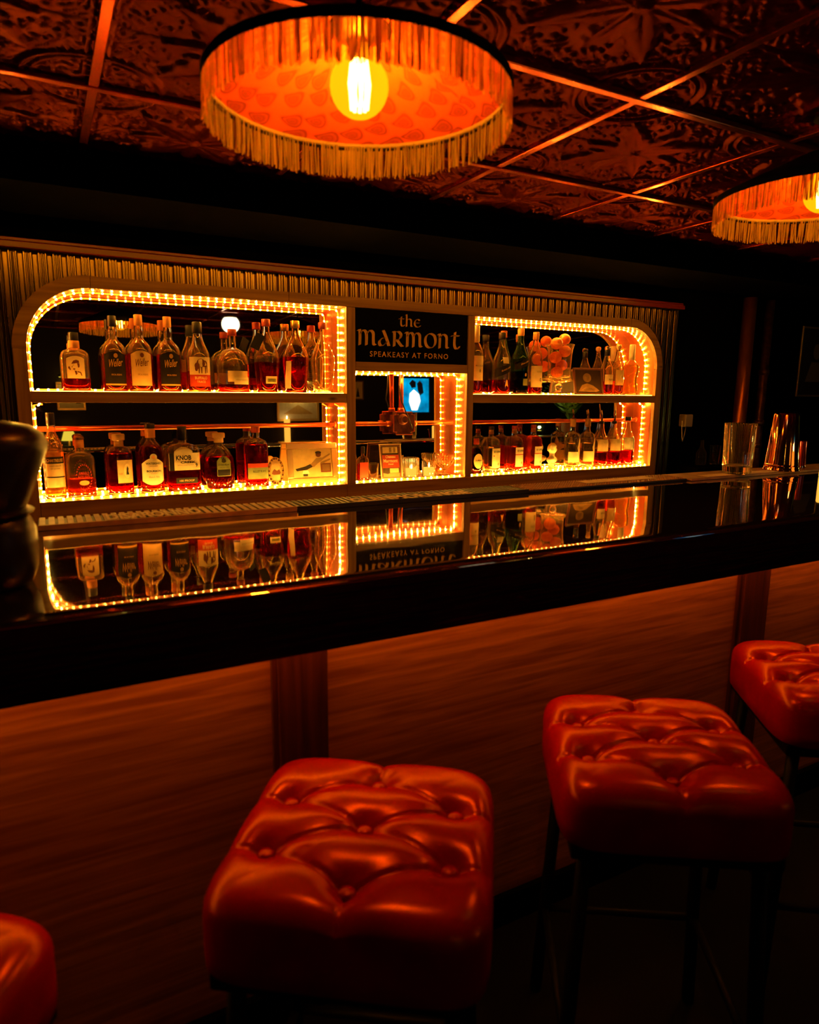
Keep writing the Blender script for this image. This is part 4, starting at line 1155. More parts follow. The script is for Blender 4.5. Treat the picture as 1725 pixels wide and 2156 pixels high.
b.text('AMARO', .16, .72, .37, .42, 'ink_red', None, 0.01, off=.001); b.text('NONINO', .16, .78, .31, .355, 'ink_red', None, 0.01, off=.001); b.label(-.2, .52, .20, .28, 'label_orange', shape='oval')
b = Bottle('liquor_bottle', 'full bottle of red spirit with pale square label and cork top', 'oval', 0.326, 0.098, ZBOT, 0.108, 0.272, liquid='red_liquid', level=0.68)
b.cap('cap_cork', 0.80, 1.05, 1.0, 'tee')
l = b.label(-.25, .92, .20, .58, 'label_tan'); b.print_([ell(.5, .40, .26, .12, 20)], 'label_cream', l, .0018, 'oval_print'); b.print_([[(.40, .34), (.45, .44), (.52, .48), (.60, .44), (.56, .40), (.63, .34)]], 'ink_black', l, .0026); b.text('ORGANIC', -.02, .3, .34, .37, 'ink_brown', l, off=.002)
b = Bottle('liquor_bottle', 'dark bourbon bottle with arched cream label and wooden cap', 'tall', 0.461, 0.098, ZBOT, 0.104, 0.316, liquid='amber_liquid', level=0.68)
b.cap('cap_orange', 0.80, 1.1, 0.93); b.cap('cap_black', 0.93, 1.15, 1.0)
l = b.label(-.88, .88, .13, .52, 'label_cream', .22, shape='shield'); b.print_([ell(.05, .53, .30, .05)], 'label_cream', l, .0014, 'seal'); b.print_([ell(.05, .53, .16, .026)], 'label_orange', l, .002, 'seal')
b.text('WATERSHED', .05, 1.30, .425, .455, 'ink_black', l, 0.02); b.text('DISTILLERY', .05, .7, .395, .41, 'ink_brown', l); b.text('BOURBON', .05, 1.20, .315, .345, 'ink_black', l, 0.03); b.text('WHISKEY', .05, .6, .29, .303, 'ink_brown', l); b.text('Batch No.', .05, .9, .235, .26, 'ink_brown', l, 0, .3)
b = Bottle('liquor_bottle', 'broad rectangular bottle with big block lettered cream label and black wax top', 'rect', 0.600, 0.095, ZBOT, 0.148, 0.302, liquid='red_liquid', level=0.34, cap='cap_black', cap_t=0.79, cap_w=1.15)
l = b.label(-.92, .95, .335, .60, 'label_cream'); b.label(-.6, .5, .58, .69, 'label_cream', .6, parent=l, name='label_crown'); b.label(-.95, -.62, .33, .60, 'label_black', off=.0014, parent=l, name='label_strip', nu=3)
b.text('KNOB', -.05, .92, .49, .565, 'ink_black', l, 0.03); b.text('CREEK', .22, .92, .44, .475, 'ink_black', l, 0.03); b.text('9', .72, .12, .38, .44, 'ink_black', l, 0.02); b.text('KENTUCKY STRAIGHT BOURBON', .05, .95, .408, .422, 'ink_brown', l)
b.label(-.55, .75, .13, .22, 'label_black', name='label'); b.text('100 PROOF', .1, .9, .16, .19, 'ink_gold', None, off=.002)
b = Bottle('liquor_bottle', 'faceted whisky bottle with dark crest label and pale stopper', 'orb', 0.768, 0.098, ZBOT, 0.142, 0.268, liquid='red_liquid', level=0.58)
b.cap('cap_cork', 0.83, 1.25, 1.0, 'tee')
l = b.label(-.30, .62, .24, .60, 'label_green', .25); b.label(-.26, .58, .25, .36, 'label_black', off=.0014, parent=l, name='label_band', nv=2); b.print_([ell(.16, .51, .16, .03), [(.04, .53), (.02, .56), (.10, .55), (.16, .575), (.22, .55), (.30, .56), (.28, .53)]], 'ink_black', l, .002); b.text('Crown Royal', .16, .75, .425, .46, 'ink_black', l, 0.01, .3, off=.002); b.text('FINE DE LUXE', .16, .6, .39, .405, 'ink_black', l, off=.002)
g = G()
for k in range(16):                                   # crossed cut facets on the foot
    a = -PI + PI * k / 15; a2 = a + 0.34
    for (s0_, s1_) in ((a, a2), (a2, a)):
        pts = []
        for i in range(4):
            th = s0_ + (s1_ - s0_) * i / 3; z = (.04 + .16 * i / 3) * b.h; q = ring_at(b.R, z / b.h); x_, y_ = sup_pt(q[0] * b.hw, q[1] * b.hw, q[2], th); pts.append((x_, y_, z))
        g.tube(pts, 0.0012, 4)
tag(g.obj('cut_facets', 'clear_glass', b.t), kind='stuff')
b = Bottle('liquor_bottle', 'tall oval rye bottle with low green label, its neck behind the copper pipe', 'oval', 0.946, 0.094, ZBOT, 0.116, 0.296, liquid='red_liquid', level=0.70, cap='cap_red', cap_t=0.90)
l = b.label(-.85, .9, .14, .37, 'label_green'); b.label(-.85, .9, .33, .40, 'label_red', off=.0013, parent=l, name='label_band', nv=1); b.text('BULLEIT 95 RYE', .1, 1.1, .25, .285, 'ink_black', l, 0.01)

# ---- upper right shelf
b = Bottle('liquor_bottle', 'tall clear single malt bottle with cream label, partly behind the frame post', 'tall', 2.222, YB, ZS1, 0.090, 0.380, liquid='red_liquid', level=0.20)
b.cap('label_cream', 0.76, 1.08, 1.0)
l = b.label(-.85, .9, .20, .56, 'label_cream'); b.text('MACALLAN', .1, 1.2, .405, .43, 'ink_grey', l, 0.01); b.text('18', .1, .22, .32, .365, 'ink_black', l, 0.01)
b = Bottle('liquor_bottle', 'square shouldered scotch bottle with slanted black label', 'slope', 2.405, YB, ZS1, 0.106, 0.350, liquid='red_liquid', level=0.24, cap='cap_black', cap_t=0.89)
l = b.label(-.95, .95, .34, .48, 'label_black'); 
for vtx in l.data.vertices: vtx.co.z += vtx.co.x * 0.42
b.text('BLACK LABEL', .05, 1.2, .40, .425, 'ink_gold', l, 0.02, slope=.42, off=.002); b.print_([[(-.15, .12), (-.05, .22), (.05, .24), (.15, .22), (.25, .12), (.05, .15)]], 'ink_gold', None, .001)
b.label(-.4, .3, .50, .60, 'label_cream')
b = Bottle('liquor_bottle', 'blue green scotch bottle with slanted label and tan cap, left of the slim cream bottle', 'slope', 2.538, YB, ZS1, 0.100, 0.380, glass_m='teal_glass', liquid='dark_liquid', level=0.35, cap='cap_orange', cap_t=0.89)
l = b.label(-.95, .95, .42, .54, 'label_black')
for vtx in l.data.vertices: vtx.co.z += vtx.co.x * 0.42
b.text('Blue Label', .05, 1.1, .47, .495, 'ink_gold', l, 0.02, .2, slope=.42, off=.002); b.label(-.2, .5, .14, .24, 'label_green'); b.print_([ell(.15, .30, .14, .025)], 'ink_gold', None, .001)
b = Bottle('liquor_bottle', 'slim scotch bottle with large cream label and orange cap beside the orange vase', 'tall', 2.650, YB, ZS1, 0.086, 0.364, liquid='red_liquid', level=0.15, cap='cap_orange', cap_t=0.88)
l = b.label(-.92, .92, .12, .46, 'label_cream'); b.text('GLENLIVET', .2, 1.1, .355, .385, 'ink_grey', l, 0.01); b.print_([ell(.3, .24, .2, .03)], 'ink_grey', l)
b = Bottle('liquor_bottle', 'tequila bottle with round glass stopper behind the dark framed picture', 'slope', 3.206, 0.080, ZS1, 0.084, 0.304, liquid='red_liquid', level=0.28)
b.cap('cap_black', 0.80, 1.02, 0.93); b.cap('clear_glass', 0.86, 0.95, 1.0, 'ball'); l = b.label(-.8, .85, .22, .42, 'label_cream'); b.text('PLATA', .1, .8, .30, .335, 'ink_black', l, 0.02)
b = Bottle('liquor_bottle', 'tequila bottle with cork ball stopper and round crest label', 'slope', 3.311, 0.090, ZS1, 0.080, 0.317, liquid='pink_liquid', level=0.28)
b.cap('cap_cork', 0.87, 0.95, 1.0, 'ball'); l = b.label(-.85, .9, .20, .50, 'label_tan'); b.print_([ell(.15, .36, .45, .06, 20)], 'label_cream', l, .0016, 'seal'); b.text('Fina', .15, .5, .345, .375, 'ink_black', l, 0, .3, off=.0024)
b = Bottle('liquor_bottle', 'wavy waisted bottle of yellow liqueur at the right end of the upper right shelf', 'wavy', 3.440, YB, ZS1, 0.100, 0.324, liquid='yellow_liquid', level=0.60, cap='label_cream', cap_t=0.70, cap_w=1.08)
b.text('CINCORO', .1, .8, .42, .45, 'ink_grey', None, off=.001)

# ---- lower right niche
b = Bottle('liquor_bottle', 'squat dark rum bottle with round cream label and red wax top', 'orb', 2.240, 0.090, ZBOT, 0.086, 0.205, liquid='dark_liquid', level=0.72, cap='cap_red', cap_t=0.84, cap_w=1.3)
l = b.label(-.70, .75, .16, .58, 'label_tan', shape='oval'); b.text('Dos Maderas', .02, 1.0, .37, .42, 'ink_black', l, 0.02, .2)
for x, h_, liq, lv, col, lab in ((2.352, .272, 'clear_liquid', .55, 'cap_cork', 'clear tequila bottle with cream label, leftmost of three alike in the lower right niche'), (2.521, .273, 'pink_liquid', .55, 'cap_cork', 'amber tequila bottle with red striped cream label, middle of three alike'), (2.664, .277, 'pink_liquid', .76, 'cap_orange', 'red tinted tequila bottle with striped cream label, beside the white bust')):
    b = Bottle('liquor_bottle', lab, 'jug', x, 0.104, ZBOT, 0.100, h_, liquid=liq, level=lv)
    b.cap('cap_red' if x > 2.4 else 'cap_black', 0.93, 1.05, 1.0); b.cap(col, 0.84, 0.9, 0.93)
    l = b.label(-.45, .95, .12, .54, 'label_cream'); b.text('REY SUPREMO', .3, 1.05, .445, .49, 'ink_black', l, 0.02)
    if x > 2.4: b.label(-.45, .95, .375, .395, 'label_red', off=.0014, parent=l, name='label_band', nv=1)
    else: b.print_([[(-.3, .37), (-.1, .37), (-.1, .39), (-.3, .39)]], 'ink_red', l)
    b.text('TEQUILA', .4, .6, .33, .345, 'ink_grey', l); b.text('100% AGAVE', .4, .7, .30, .315, 'ink_grey', l); b.print_([ell(.45, .20, .12, .035)], 'ink_grey', l)
for x, lab, lm in ((2.975, 'fluted gin bottle with yellow label and diamond tag, beside the bust', 'label_cream'), (3.100, 'fluted gin bottle with pour spout and tan label, left of the tequila bottles', 'label_tan')):
    b = Bottle('gin_bottle', lab, 'fluted', x, 0.104, ZBOT, 0.096, 0.310, liquid='clear_liquid', level=.50, flute=0.035)
    b.cap('cap_wood', 0.84, 1.1, 1.0); b.label(-.92, .92, .13, .34, lm); l = b.label(.05, 1.02 - .06, .22, .62, 'label_tan', shape='diamond', off=.002); b.text('GIN', .55, .4, .40, .44, 'ink_grey', l, off=.003)
    if x > 3.0:
        g = G(); g.tube([(0, 0, .308), (0, 0, .335), (-.006, 0, .368)], [.007, .0055, .004], 8); g.obj('pour_spout', 'steel', b.t, smooth=True)
for x, liq, h_, lm, sp, lab in ((3.219, 'amber_liquid', .306, 'label_tan', .055, 'anejo bottle with pour spout and pale tan label, left of two alike'), (3.331, 'red_liquid', .306, 'label_tan', .095, 'anejo bottle with tall pour spout and tan label, second from the right end'), (3.452, 'red_liquid', .318, 'label_cream', 0.0, 'anejo bottle with dark side label at the right end of the lower niche')):
    b = Bottle('liquor_bottle', lab, 'slope', x, 0.106, ZBOT, 0.096, h_, liquid=liq, level=.30)
    l = b.label(-.92, .92, .33, .58, lm); b.text('TEQUILA ANEJO', .2, 1.1, .50, .525, 'ink_grey', l)
    if x > 3.4: b.label(.25, .95, .34, .58, 'label_black', off=.0016, parent=l, name='label_panel'); b.cap('cap_black', .92, 1.2, 1.0)
    else:
        b.print_([ell(.55, .38, .2, .03)], 'label_green', l); b.cap('cap_black', .90, .9, .955)
        g = G(); g.tube([(0, 0, .95 * h_), (0, 0, h_ + sp * .4), (-.008, 0, h_ + sp)], [.007, .0055, .004], 8); g.obj('pour_spout', 'steel', b.t, smooth=True)

# ---- middle niche
b = Bottle('liquor_bottle', 'small flask with red label at the left of the middle niche', 'flat', 1.512, 0.075, ZBOT, 0.058, 0.182, liquid='red_liquid', level=.5, cap='cap_black', cap_t=.80)
b.label(-.85, .85, .10, .55, 'label_red')
b = Bottle('liquor_bottle', 'small clear bottle behind the red labelled flask in the middle niche', 'slope', 1.474, 0.128, ZBOT, 0.056, 0.215, liquid='yellow_liquid', level=.5)
b.cap('clear_glass', .88, 1.0, 1.0, 'ball')

# ------------------------------------------------------------------ glassware, candles and ornaments
def glass_vessel(name, label, cat, prof_out, prof_in, loc, mat='clear_glass', seg=32, group=None, part='bowl', flute=0.0, nfl=24):
    t = thing(name, label, cat, loc, 0, group)
    v = []; f = []
    prof = list(prof_out) + list(reversed(prof_in))
    for i, (r, z) in enumerate(prof):
        for k in range(seg):
            a = 2 * PI * k / seg
            fl = 1.0 + (flute * (1 if (k * nfl * 2 // seg) % 2 else -1) if 0 < i < len(prof_out) - 1 and flute else 0)
            v.append((r * fl * math.cos(a), r * fl * math.sin(a), z))
    for i in range(len(prof) - 1):
        for k in range(seg):
            k2 = (k + 1) % seg; f.append((i * seg + k, i * seg + k2, (i + 1) * seg + k2, (i + 1) * seg + k))
    f.append(tuple(range(seg - 1, -1, -1))); f.append(tuple((len(prof) - 1) * seg + k for k in range(seg)))
    smooth_by_angle(mesh_obj(part, v, f, mat, t), 45 if not flute else 12)
    return t
# footed hurricane vase full of oranges
VX, VY = 2.825, 0.083
vase = glass_vessel('footed_vase', 'flared clear glass footed vase holding oranges on the upper right shelf', 'vase',
    [(0.060, 0.004), (0.060, 0.008), (0.030, 0.016), (0.014, 0.026), (0.020, 0.036), (0.024, 0.050), (0.018, 0.062), (0.014, 0.068), (0.052, 0.074), (0.082, 0.080), (0.083, 0.088), (0.074, 0.096), (0.070, 0.12), (0.070, 0.18), (0.072, 0.23), (0.078, 0.272), (0.086, 0.298)],
    [(0.020, 0.090), (0.066, 0.100), (0.067, 0.12), (0.067, 0.18), (0.069, 0.23), (0.075, 0.272), (0.083, 0.297)], (VX, VY, ZS1 + 0.0006))
OR = [(-.026, -.010, .137, .037), (.026, .012, .181, .037), (-.027, .008, .227, .037), (.027, -.012, .264, .037), (-.034, -.006, .308, .037), (.041, .012, .336, .036)]
orng = ['lowest orange inside the footed glass vase', 'second orange from the bottom of the footed glass vase', 'third orange up, at the left inside the glass vase', 'fourth orange up, at the right inside the glass vase', 'orange heaped at the left of the vase rim', 'topmost orange of the heap in the glass vase']
for (x, y, z, r), lb in zip(OR, orng):
    t = thing('orange', lb, 'orange', (VX + x, VY + y, ZS1 + z - 0.004), 0, 'oranges in the glass vase')
    g = G(); g.sphere((0, 0, 0), r, 24, 16, 0.95); g.obj('fruit', 'orange_peel', t, smooth=True)
    g = G(); g.lathe([(0.0035, r * .935), (0.003, r * .965)], 8); g.obj('stem_button', 'label_green', t)
# framed pictures
def picture(name, label, cx, cy, cz, w, h, rz, lean, fw, frame_m, back_m, prints=(), depth=0.014, group=None, cat='picture frame'):
    t = thing(name, label, cat, (cx, cy, cz), rz, group)
    root = t
    t.rotation_euler = (lean, 0, rz)
    for (x0, x1, z0, z1) in ((-w / 2, w / 2, 0, fw), (-w / 2, w / 2, h - fw, h), (-w / 2, -w / 2 + fw, fw, h - fw), (w / 2 - fw, w / 2, fw, h - fw)):
        G().bbox(x0, x1, -depth / 2, depth / 2, z0, z1, min(0.003, fw * .3)).obj('frame_side', frame_m, t)
    pn = G().box(-w / 2 + fw * .8, w / 2 - fw * .8, 0, depth * .35, fw * .8, h - fw * .8).obj('print', back_m, t)
    for poly, mt in prints:
        v = [(-w / 2 + fw + (w - 2 * fw) * p[0], -0.0008, fw + (h - 2 * fw) * p[1]) for p in poly]
        mesh_obj('printed_shape', v, [tuple(range(len(v)))], mt, pn)
    return t
person = [([(.05, .32), (.08, .24), (.34, .28), (.50, .38), (.44, .48), (.30, .40)], 'ink_black'),
          ([(.44, .46), (.52, .36), (.64, .50), (.76, .60), (.74, .70), (.60, .68)], 'photo_mid'), (ell(.66, .80, .07, .09), 'ink_brown'), (ell(.66, .87, .08, .05), 'ink_black'),
          ([(.70, .54), (.96, .66), (.97, .61), (.72, .46)], 'photo_mid'), ([(.70, .65), (.96, .84), (.97, .79), (.72, .58)], 'photo_mid'),
          ([(.70, .18), (.97, .18), (.97, .50), (.70, .50)], 'ink_brown'), ([(.74, .23), (.94, .23), (.94, .45), (.74, .45)], 'photo_mid'), ([(.24, .06), (.36, .06), (.36, .14), (.24, .14)], 'ink_black'), ([(.22, .14), (.40, .14), (.37, .26), (.25, .26)], 'label_white')]
fr = picture('framed_picture', 'gold framed sepia photograph of a person leaning forward in the lower left niche', 1.236, 0.070, ZBOT + 0.002, 0.262, 0.208, math.radians(-6), math.radians(-13), 0.030, 'gold_frame', 'photo_sepia', person)
g = G(); g.tube([(-.104, -.004, .027), (.104, -.004, .027), (.104, -.004, .181), (-.104, -.004, .181)], 0.003, 6, closed=True); g.obj('beaded_slip', 'cap_gold', fr)
t = thing('oval_picture', 'small oval ornate frame with a landscape leaning beside the gold frame', 'picture frame', (1.048, 0.098, ZBOT + 0.002)); t.rotation_euler = (math.radians(-12), 0, math.radians(-8))
g = G(); g.prism(ell(0, .070, .041, .070, 40), -.006, .006); o = recalc(g.obj('frame', 'gold_frame', t))
for k in range(18):
    a = 2 * PI * k / 18
    G().sphere((.035 * math.cos(a), -.006, .070 + .062 * math.sin(a)), .0055, 8, 6).obj('boss', 'aged_brass', t, smooth=True)
pn = mesh_obj('print', [(p[0], -.0068, p[1]) for p in ell(0, .070, .026, .045, 28)], [tuple(range(28))], 'photo_sepia', t)
mesh_obj('printed_shape', [(p[0], -.0072, p[1]) for p in [(-.022, .055), (-.012, .050), (.018, .052), (.023, .062), (.016, .078), (.004, .070), (-.008, .080), (-.018, .068)]], [tuple(range(8))], 'ink_brown', pn)
bf = picture('framed_picture', 'small beaded frame with a hotel card leaning in the middle niche', 1.678, 0.062, ZBOT + 0.002, 0.122, 0.190, math.radians(-4), math.radians(-11), 0.012, 'dark_frame', 'photo_dark',
    [([(0, .30), (1, .30), (1, .72), (0, .72)], 'label_red'), ([(.05, .78), (.95, .78), (.95, .98), (.05, .98)], 'photo_sepia'), ([(.45, .80), (.60, .80), (.60, .96), (.45, .96)], 'ink_brown'), ([(.70, .80), (.82, .80), (.82, .96), (.70, .96)], 'ink_brown'), ([(.42, .14), (.95, .14), (.95, .28), (.42, .28)], 'photo_sepia'), ([(0, 0), (1, 0), (1, .12), (.6, .16), (.3, .10), (0, .14)], 'photo_mid')])
for body, z, wd_, hh in (('Chateau', .122, .058, .014), ('Marmont', .100, .084, .019), ('Hotel', .082, .028, .008)):
    tv, tf = text_mesh(body, 0.02); mesh_obj('lettering', [(p[0] * wd_, -0.0016, z + p[1] * hh) for p in tv], tf, 'label_cream', bf)
g = G()
for k in range(20): g.sphere((-.062 + .124 * k / 19, -.004, 0.003), .0042, 8, 5); g.sphere((-.062 + .124 * k / 19, -.004, .188), .0042, 8, 5)
for k in range(1, 29): g.sphere((-.060, -.004, .003 + .185 * k / 29), .0042, 8, 5); g.sphere((.060, -.004, .003 + .185 * k / 29), .0042, 8, 5)
tag(g.obj('bead', 'label_cream', bf, smooth=True), kind='stuff')
mb = picture('framed_picture', 'dark framed glossy portrait photo leaning on the upper right shelf', 3.050, 0.055, ZS1 + 0.002, 0.236, 0.166, 0, math.radians(-10), 0.012, 'dark_frame', 'photo_dark',
    [(ell(.46, .66, .16, .20), 'photo_mid'), (ell(.46, .62, .10, .14), 'photo_sepia'), ([(.1, .06), (.25, .34), (.45, .42), (.68, .32), (.92, .10), (.8, .05)], 'photo_mid'), ([(.2, .10), (.4, .28), (.58, .26), (.8, .08)], 'photo_sepia')])
# tumbler, candles, coupe in the middle niche
glass_vessel('tumbler', 'small clear tumbler beside the beaded frame in the middle niche', 'glass', [(.024, 0), (.028, .002), (.030, .092)], [(.022, .012), (.0275, .091)], (1.570, 0.070, ZBOT + .0006), part='glass')
def candle_glass(label, x, y, r, h, wax_h, flute=0.0, wide=1.0):
    t = glass_vessel('candle_holder', label, 'candle', [(r * .9, 0), (r, .004), (r * wide, h)], [(r * .8, .010), (r * wide - .003, h - .001)], (x, y, ZBOT + .0006), part='holder', flute=flute, seg=48)
    g = G(); g.lathe([(r * .72, .011), (r * .78, wax_h)], 24); g.obj('wax', 'candle_glow', t, smooth=True)
    g = G(); g.lathe([(.0015, wax_h), (.0045, wax_h + .008), (.0035, wax_h + .016), (.0006, wax_h + .026)], 10); g.obj('flame', 'filament_glow', t, smooth=True)
    return t
candle_glass('ribbed glass candle holder glowing yellow, next to the beaded frame', 1.806, 0.080, .042, .112, .050, .02)
candle_glass('glowing candle glass between the ribbed holder and the coupe', 1.916, 0.074, .040, .090, .056)
glass_vessel('coupe_glass', 'ribbed glass coupe on a short stem at the right of the middle niche', 'glass',
    [(.036, .001), (.036, .004), (.012, .010), (.008, .022), (.010, .034), (.022, .044), (.044, .064), (.056, .088), (.060, .118)], [(.006, .046), (.040, .067), (.053, .090), (.0575, .117)], (2.030, 0.096, ZBOT + .0006), part='glass', flute=.02, seg=56, nfl=28)
# plaster bust
bu = thing('bust', 'small cream plaster bust of a head and shoulders among the bottles', 'bust', (2.818, 0.105, ZBOT + .0006), math.radians(28))
g = G(); g.lathe([(.026, 0), (.028, .006), (.022, .012), (.016, .022), (.020, .032), (.024, .036)], 24); smooth_by_angle(g.obj('pedestal', 'plaster', bu), 40)
lv = [(.036, .022, .016, 2), (.044, .040, .022, 2.2), (.056, .050, .027, 2.4), (.066, .049, .026, 2.2), (.074, .036, .021, 2), (.080, .020, .017, 2), (.092, .0155, .0155, 2), (.098, .017, .018, 2)]
v, f = loft([(q[0], q[1], q[2], q[3]) for q in lv], seg=28); f.append(tuple(range(27, -1, -1))); f.append(tuple((len(lv) - 1) * 28 + k for k in range(28)))
n0 = len(v); HS = 28; HR = 18
for j in range(1, HR):
    ph = -PI / 2 + PI * j / HR
    for k in range(HS):
        a = 2 * PI * k / HS
        x, y, z = .024 * math.cos(ph) * math.cos(a), .027 * math.cos(ph) * math.sin(a), .032 * math.sin(ph)
        fr_ = max(0, -math.sin(a)) * math.cos(ph)
        face = 0.0
        if fr_ > .5:
            nx = abs(x)
            face += .0055 * math.exp(-(nx / .0035) ** 2 - ((z + .003) / .007) ** 2)          # nose
            face -= .0030 * math.exp(-((nx - .009) / .004) ** 2 - ((z - .005) / .004) ** 2)    # eye sockets
            face += .0022 * math.exp(-(nx / .006) ** 2 - ((z + .015) / .003) ** 2)             # lips
            face += .0020 * math.exp(-(nx / .007) ** 2 - ((z + .025) / .005) ** 2)             # chin
        hair = .0035 * (1 if (z > .012 or (fr_ < .25 and z > -.016)) else 0) * (1 + .4 * math.sin(a * 11 + z * 500))
        s_ = 1 + hair / .027
        v.append((x * s_ * (1 - .12 * (z < -.01)), y * s_ - face, .126 + z * s_))
for j in range(HR - 2):
    for k in range(HS):
        k2 = (k + 1) % HS; f.append((n0 + j * HS + k, n0 + j * HS + k2, n0 + (j + 1) * HS + k2, n0 + (j + 1) * HS + k))
f.append(tuple(n0 + k for k in range(HS - 1, -1, -1))); f.append(tuple(n0 + (HR - 2) * HS + k for k in range(HS)))
mesh_obj('figure', v, f, 'plaster', bu, smooth=True)

# ------------------------------------------------------------------ things on the counter
ZT = ZM + 0.0135
mg = glass_vessel('mixing_glass', 'cut glass mixing glass standing on the pale slatted strip at the right', 'glass', [(.052, 0), (.056, .004), (.058, .03), (.060, .10), (.063, .2), (.0635, .212)], [(.046, .030), (.054, .036), (.0565, .10), (.0595, .2), (.0612, .211)], (2.638, -1.312, ZT), part='glass', flute=.012, seg=64, nfl=16)
sh = thing('cocktail_shaker', 'pair of stacked upturned copper cocktail shakers on the bar at the right', 'shaker', (2.962, -1.300, ZM + .0106))
for k, (z0, lab) in enumerate(((0.0, 'tin'), (.022, 'tin'))):
    g = G(); g.lathe([(.073 - .004 * k, z0 + .0), (.075 - .004 * k, z0 + .003), (.074 - .004 * k, z0 + .010), (.066 - .003 * k, z0 + .09), (.053 - .002 * k, z0 + .225), (.050 - .002 * k, z0 + .232), (.046 - .002 * k, z0 + .2335)], 48)
    if k == 0: g = G(); g.lathe([(.073, 0), (.076, .002), (.076, .006), (.074, .010), (.0735, .0205), (.070, .0215)], 48)
    smooth_by_angle(g.obj(lab, 'copper_shaker', sh), 50)
t = thing('candle', 'lit pillar candle in front of the copper shakers at the right edge', 'candle', (2.985, -1.490, ZM))
g = G(); g.lathe([(.026, .0), (.028, .003), (.028, .105), (.024, .110)], 28); g.obj('wax', 'candle_glow', t, smooth=True)
g = G(); g.lathe([(.0015, .110), (.006, .120), (.004, .134), (.0008, .146)], 10); g.obj('flame', 'filament_glow', t, smooth=True)
t = thing('shot_tin', 'small red metal tin behind the shakers at the right edge', 'tin', (3.120, -1.270, ZM + .0106))
g = G(); g.lathe([(.036, 0), (.038, .002), (.034, .125), (.031, .127)], 32); smooth_by_angle(g.obj('body', 'red_glass_tin', t))
g = G(); g.lathe([(.039, .0), (.040, .006), (.0388, .012)], 32, cap0=False, cap1=False); g.obj('rim', 'copper_shaker', t, smooth=True)
t = thing('bar_pick', 'thin red bar pick standing between the glass and the shakers', 'bar tool', (2.80, -1.262, ZM + .0106)); t.rotation_euler = (0, math.radians(-8), 0)
G().tube([(0, 0, 0), (0, 0, .075)], .0022, 8).obj('shaft', 'red_glass_tin', t); g = G(); g.lathe([(.007, .075), (.008, .078), (.006, .081)], 12); g.obj('head', 'cap_gold', t)
# dark rounded lantern in the left foreground
t = thing('lantern', 'dark glossy rounded lantern standing on the bar at the left edge, out of focus', 'lantern', (-0.068, -1.815, ZB + .0006))
g = G(); g.lathe([(.056, 0), (.070, .006), (.080, .03), (.083, .06), (.081, .10), (.074, .120), (.066, .127)], 40); smooth_by_angle(g.obj('body', 'dark_ceramic', t), 50)
g = G(); g.lathe([(.066, .1275), (.079, .130), (.081, .134), (.070, .139)], 40); smooth_by_angle(g.obj('collar', 'dark_ceramic', t), 50)
g = G(); g.lathe([(.068, .1395), (.078, .160), (.096, .205), (.109, .240), (.111, .252), (.104, .268), (.085, .282), (.05, .290), (.02, .292)], 40); smooth_by_angle(g.obj('hood', 'dark_ceramic', t), 50)

# ------------------------------------------------------------------ far right wall
def wall_pipe(label, x, y, r, z0, z1, mat, bands):
    t = thing('vertical_pipe', label, 'pipe', (x, y, 0), group='pipes on the dark wall')
    G().tube([(0, 0, z0), (0, 0, z1)], r, 18).obj('pipe', mat, t, smooth=True)
    for z in bands: G().tube([(0, 0, z - .02), (0, 0, z + .02)], r * 1.22, 18).obj('coupling', mat, t, smooth=True)
wall_pipe('thick dark copper pipe running up the right wall', 4.405, -0.020, .045, 0.0, 2.12, 'copper_lining', (0.4,))
wall_pipe('thinner steel pipe with couplings right of the copper pipe', 4.640, -0.010, .030, 0.0, 2.12, 'cast_iron', (1.10, 1.26, 1.62))
pb = thing('power_adapter', 'small pale plug box with a thin cable beside the ribbed sheet', 'adapter', (3.880, 0.018, 1.285))
G().bbox(-.036, .036, -.045, .012, -.042, .042, .006).obj('box', 'white_plastic', pb)
G().tube([(0, -.02, -.042), (-.03, -.04, -.09), (-.07, -.06, -.135), (-.09, -.07, -.10), (-.085, -.06, -.05), (-.10, -.07, 0)], .003, 6).obj('cable', 'white_plastic', pb, smooth=True)
wp = picture('framed_picture', 'dark portrait picture on the far right wall with thin gold edge', 5.30, 0.020, 1.45, 0.42, 0.52, 0, 0, 0.014, 'gold_frame', 'photo_dark', [(ell(.5, .66, .12, .12), 'photo_mid'), ([(.2, .2), (.35, .5), (.65, .5), (.85, .2)], 'photo_mid')])
ct = thing('side_counter', 'dark low counter against the right wall', 'counter', (4.03, 0.0, 0))
G().bbox(-.24, .24, -.20, .030, .94, .985, .004).obj('top', 'black_paint', ct); G().box(-.23, .23, -.18, .030, .0, .9395).obj('body', 'black_paint', ct)
for x, h_, lab in ((4.02, .17, 'dark bottle left of two on the unlit counter at the right'), (4.16, .13, 'short dark glass right of the dark bottle on the unlit counter')):
    prof = [(.03, 0), (.034, .004), (.034, h_ * .5), (.012, h_ * .72), (.011, h_)] if h_ > .15 else [(.03, 0), (.034, .004), (.036, h_)]
    inn = [(.028, .010), (.0315, h_ * .48), (.009, h_ * .72), (.0085, h_ - .001)] if h_ > .15 else [(.027, .01), (.0335, h_ - .001)]
    glass_vessel('bar_bottle' if h_ > .15 else 'glass', lab, 'bottle' if h_ > .15 else 'glass', prof, inn, (x - .06, -.08, .9856), part='glass')

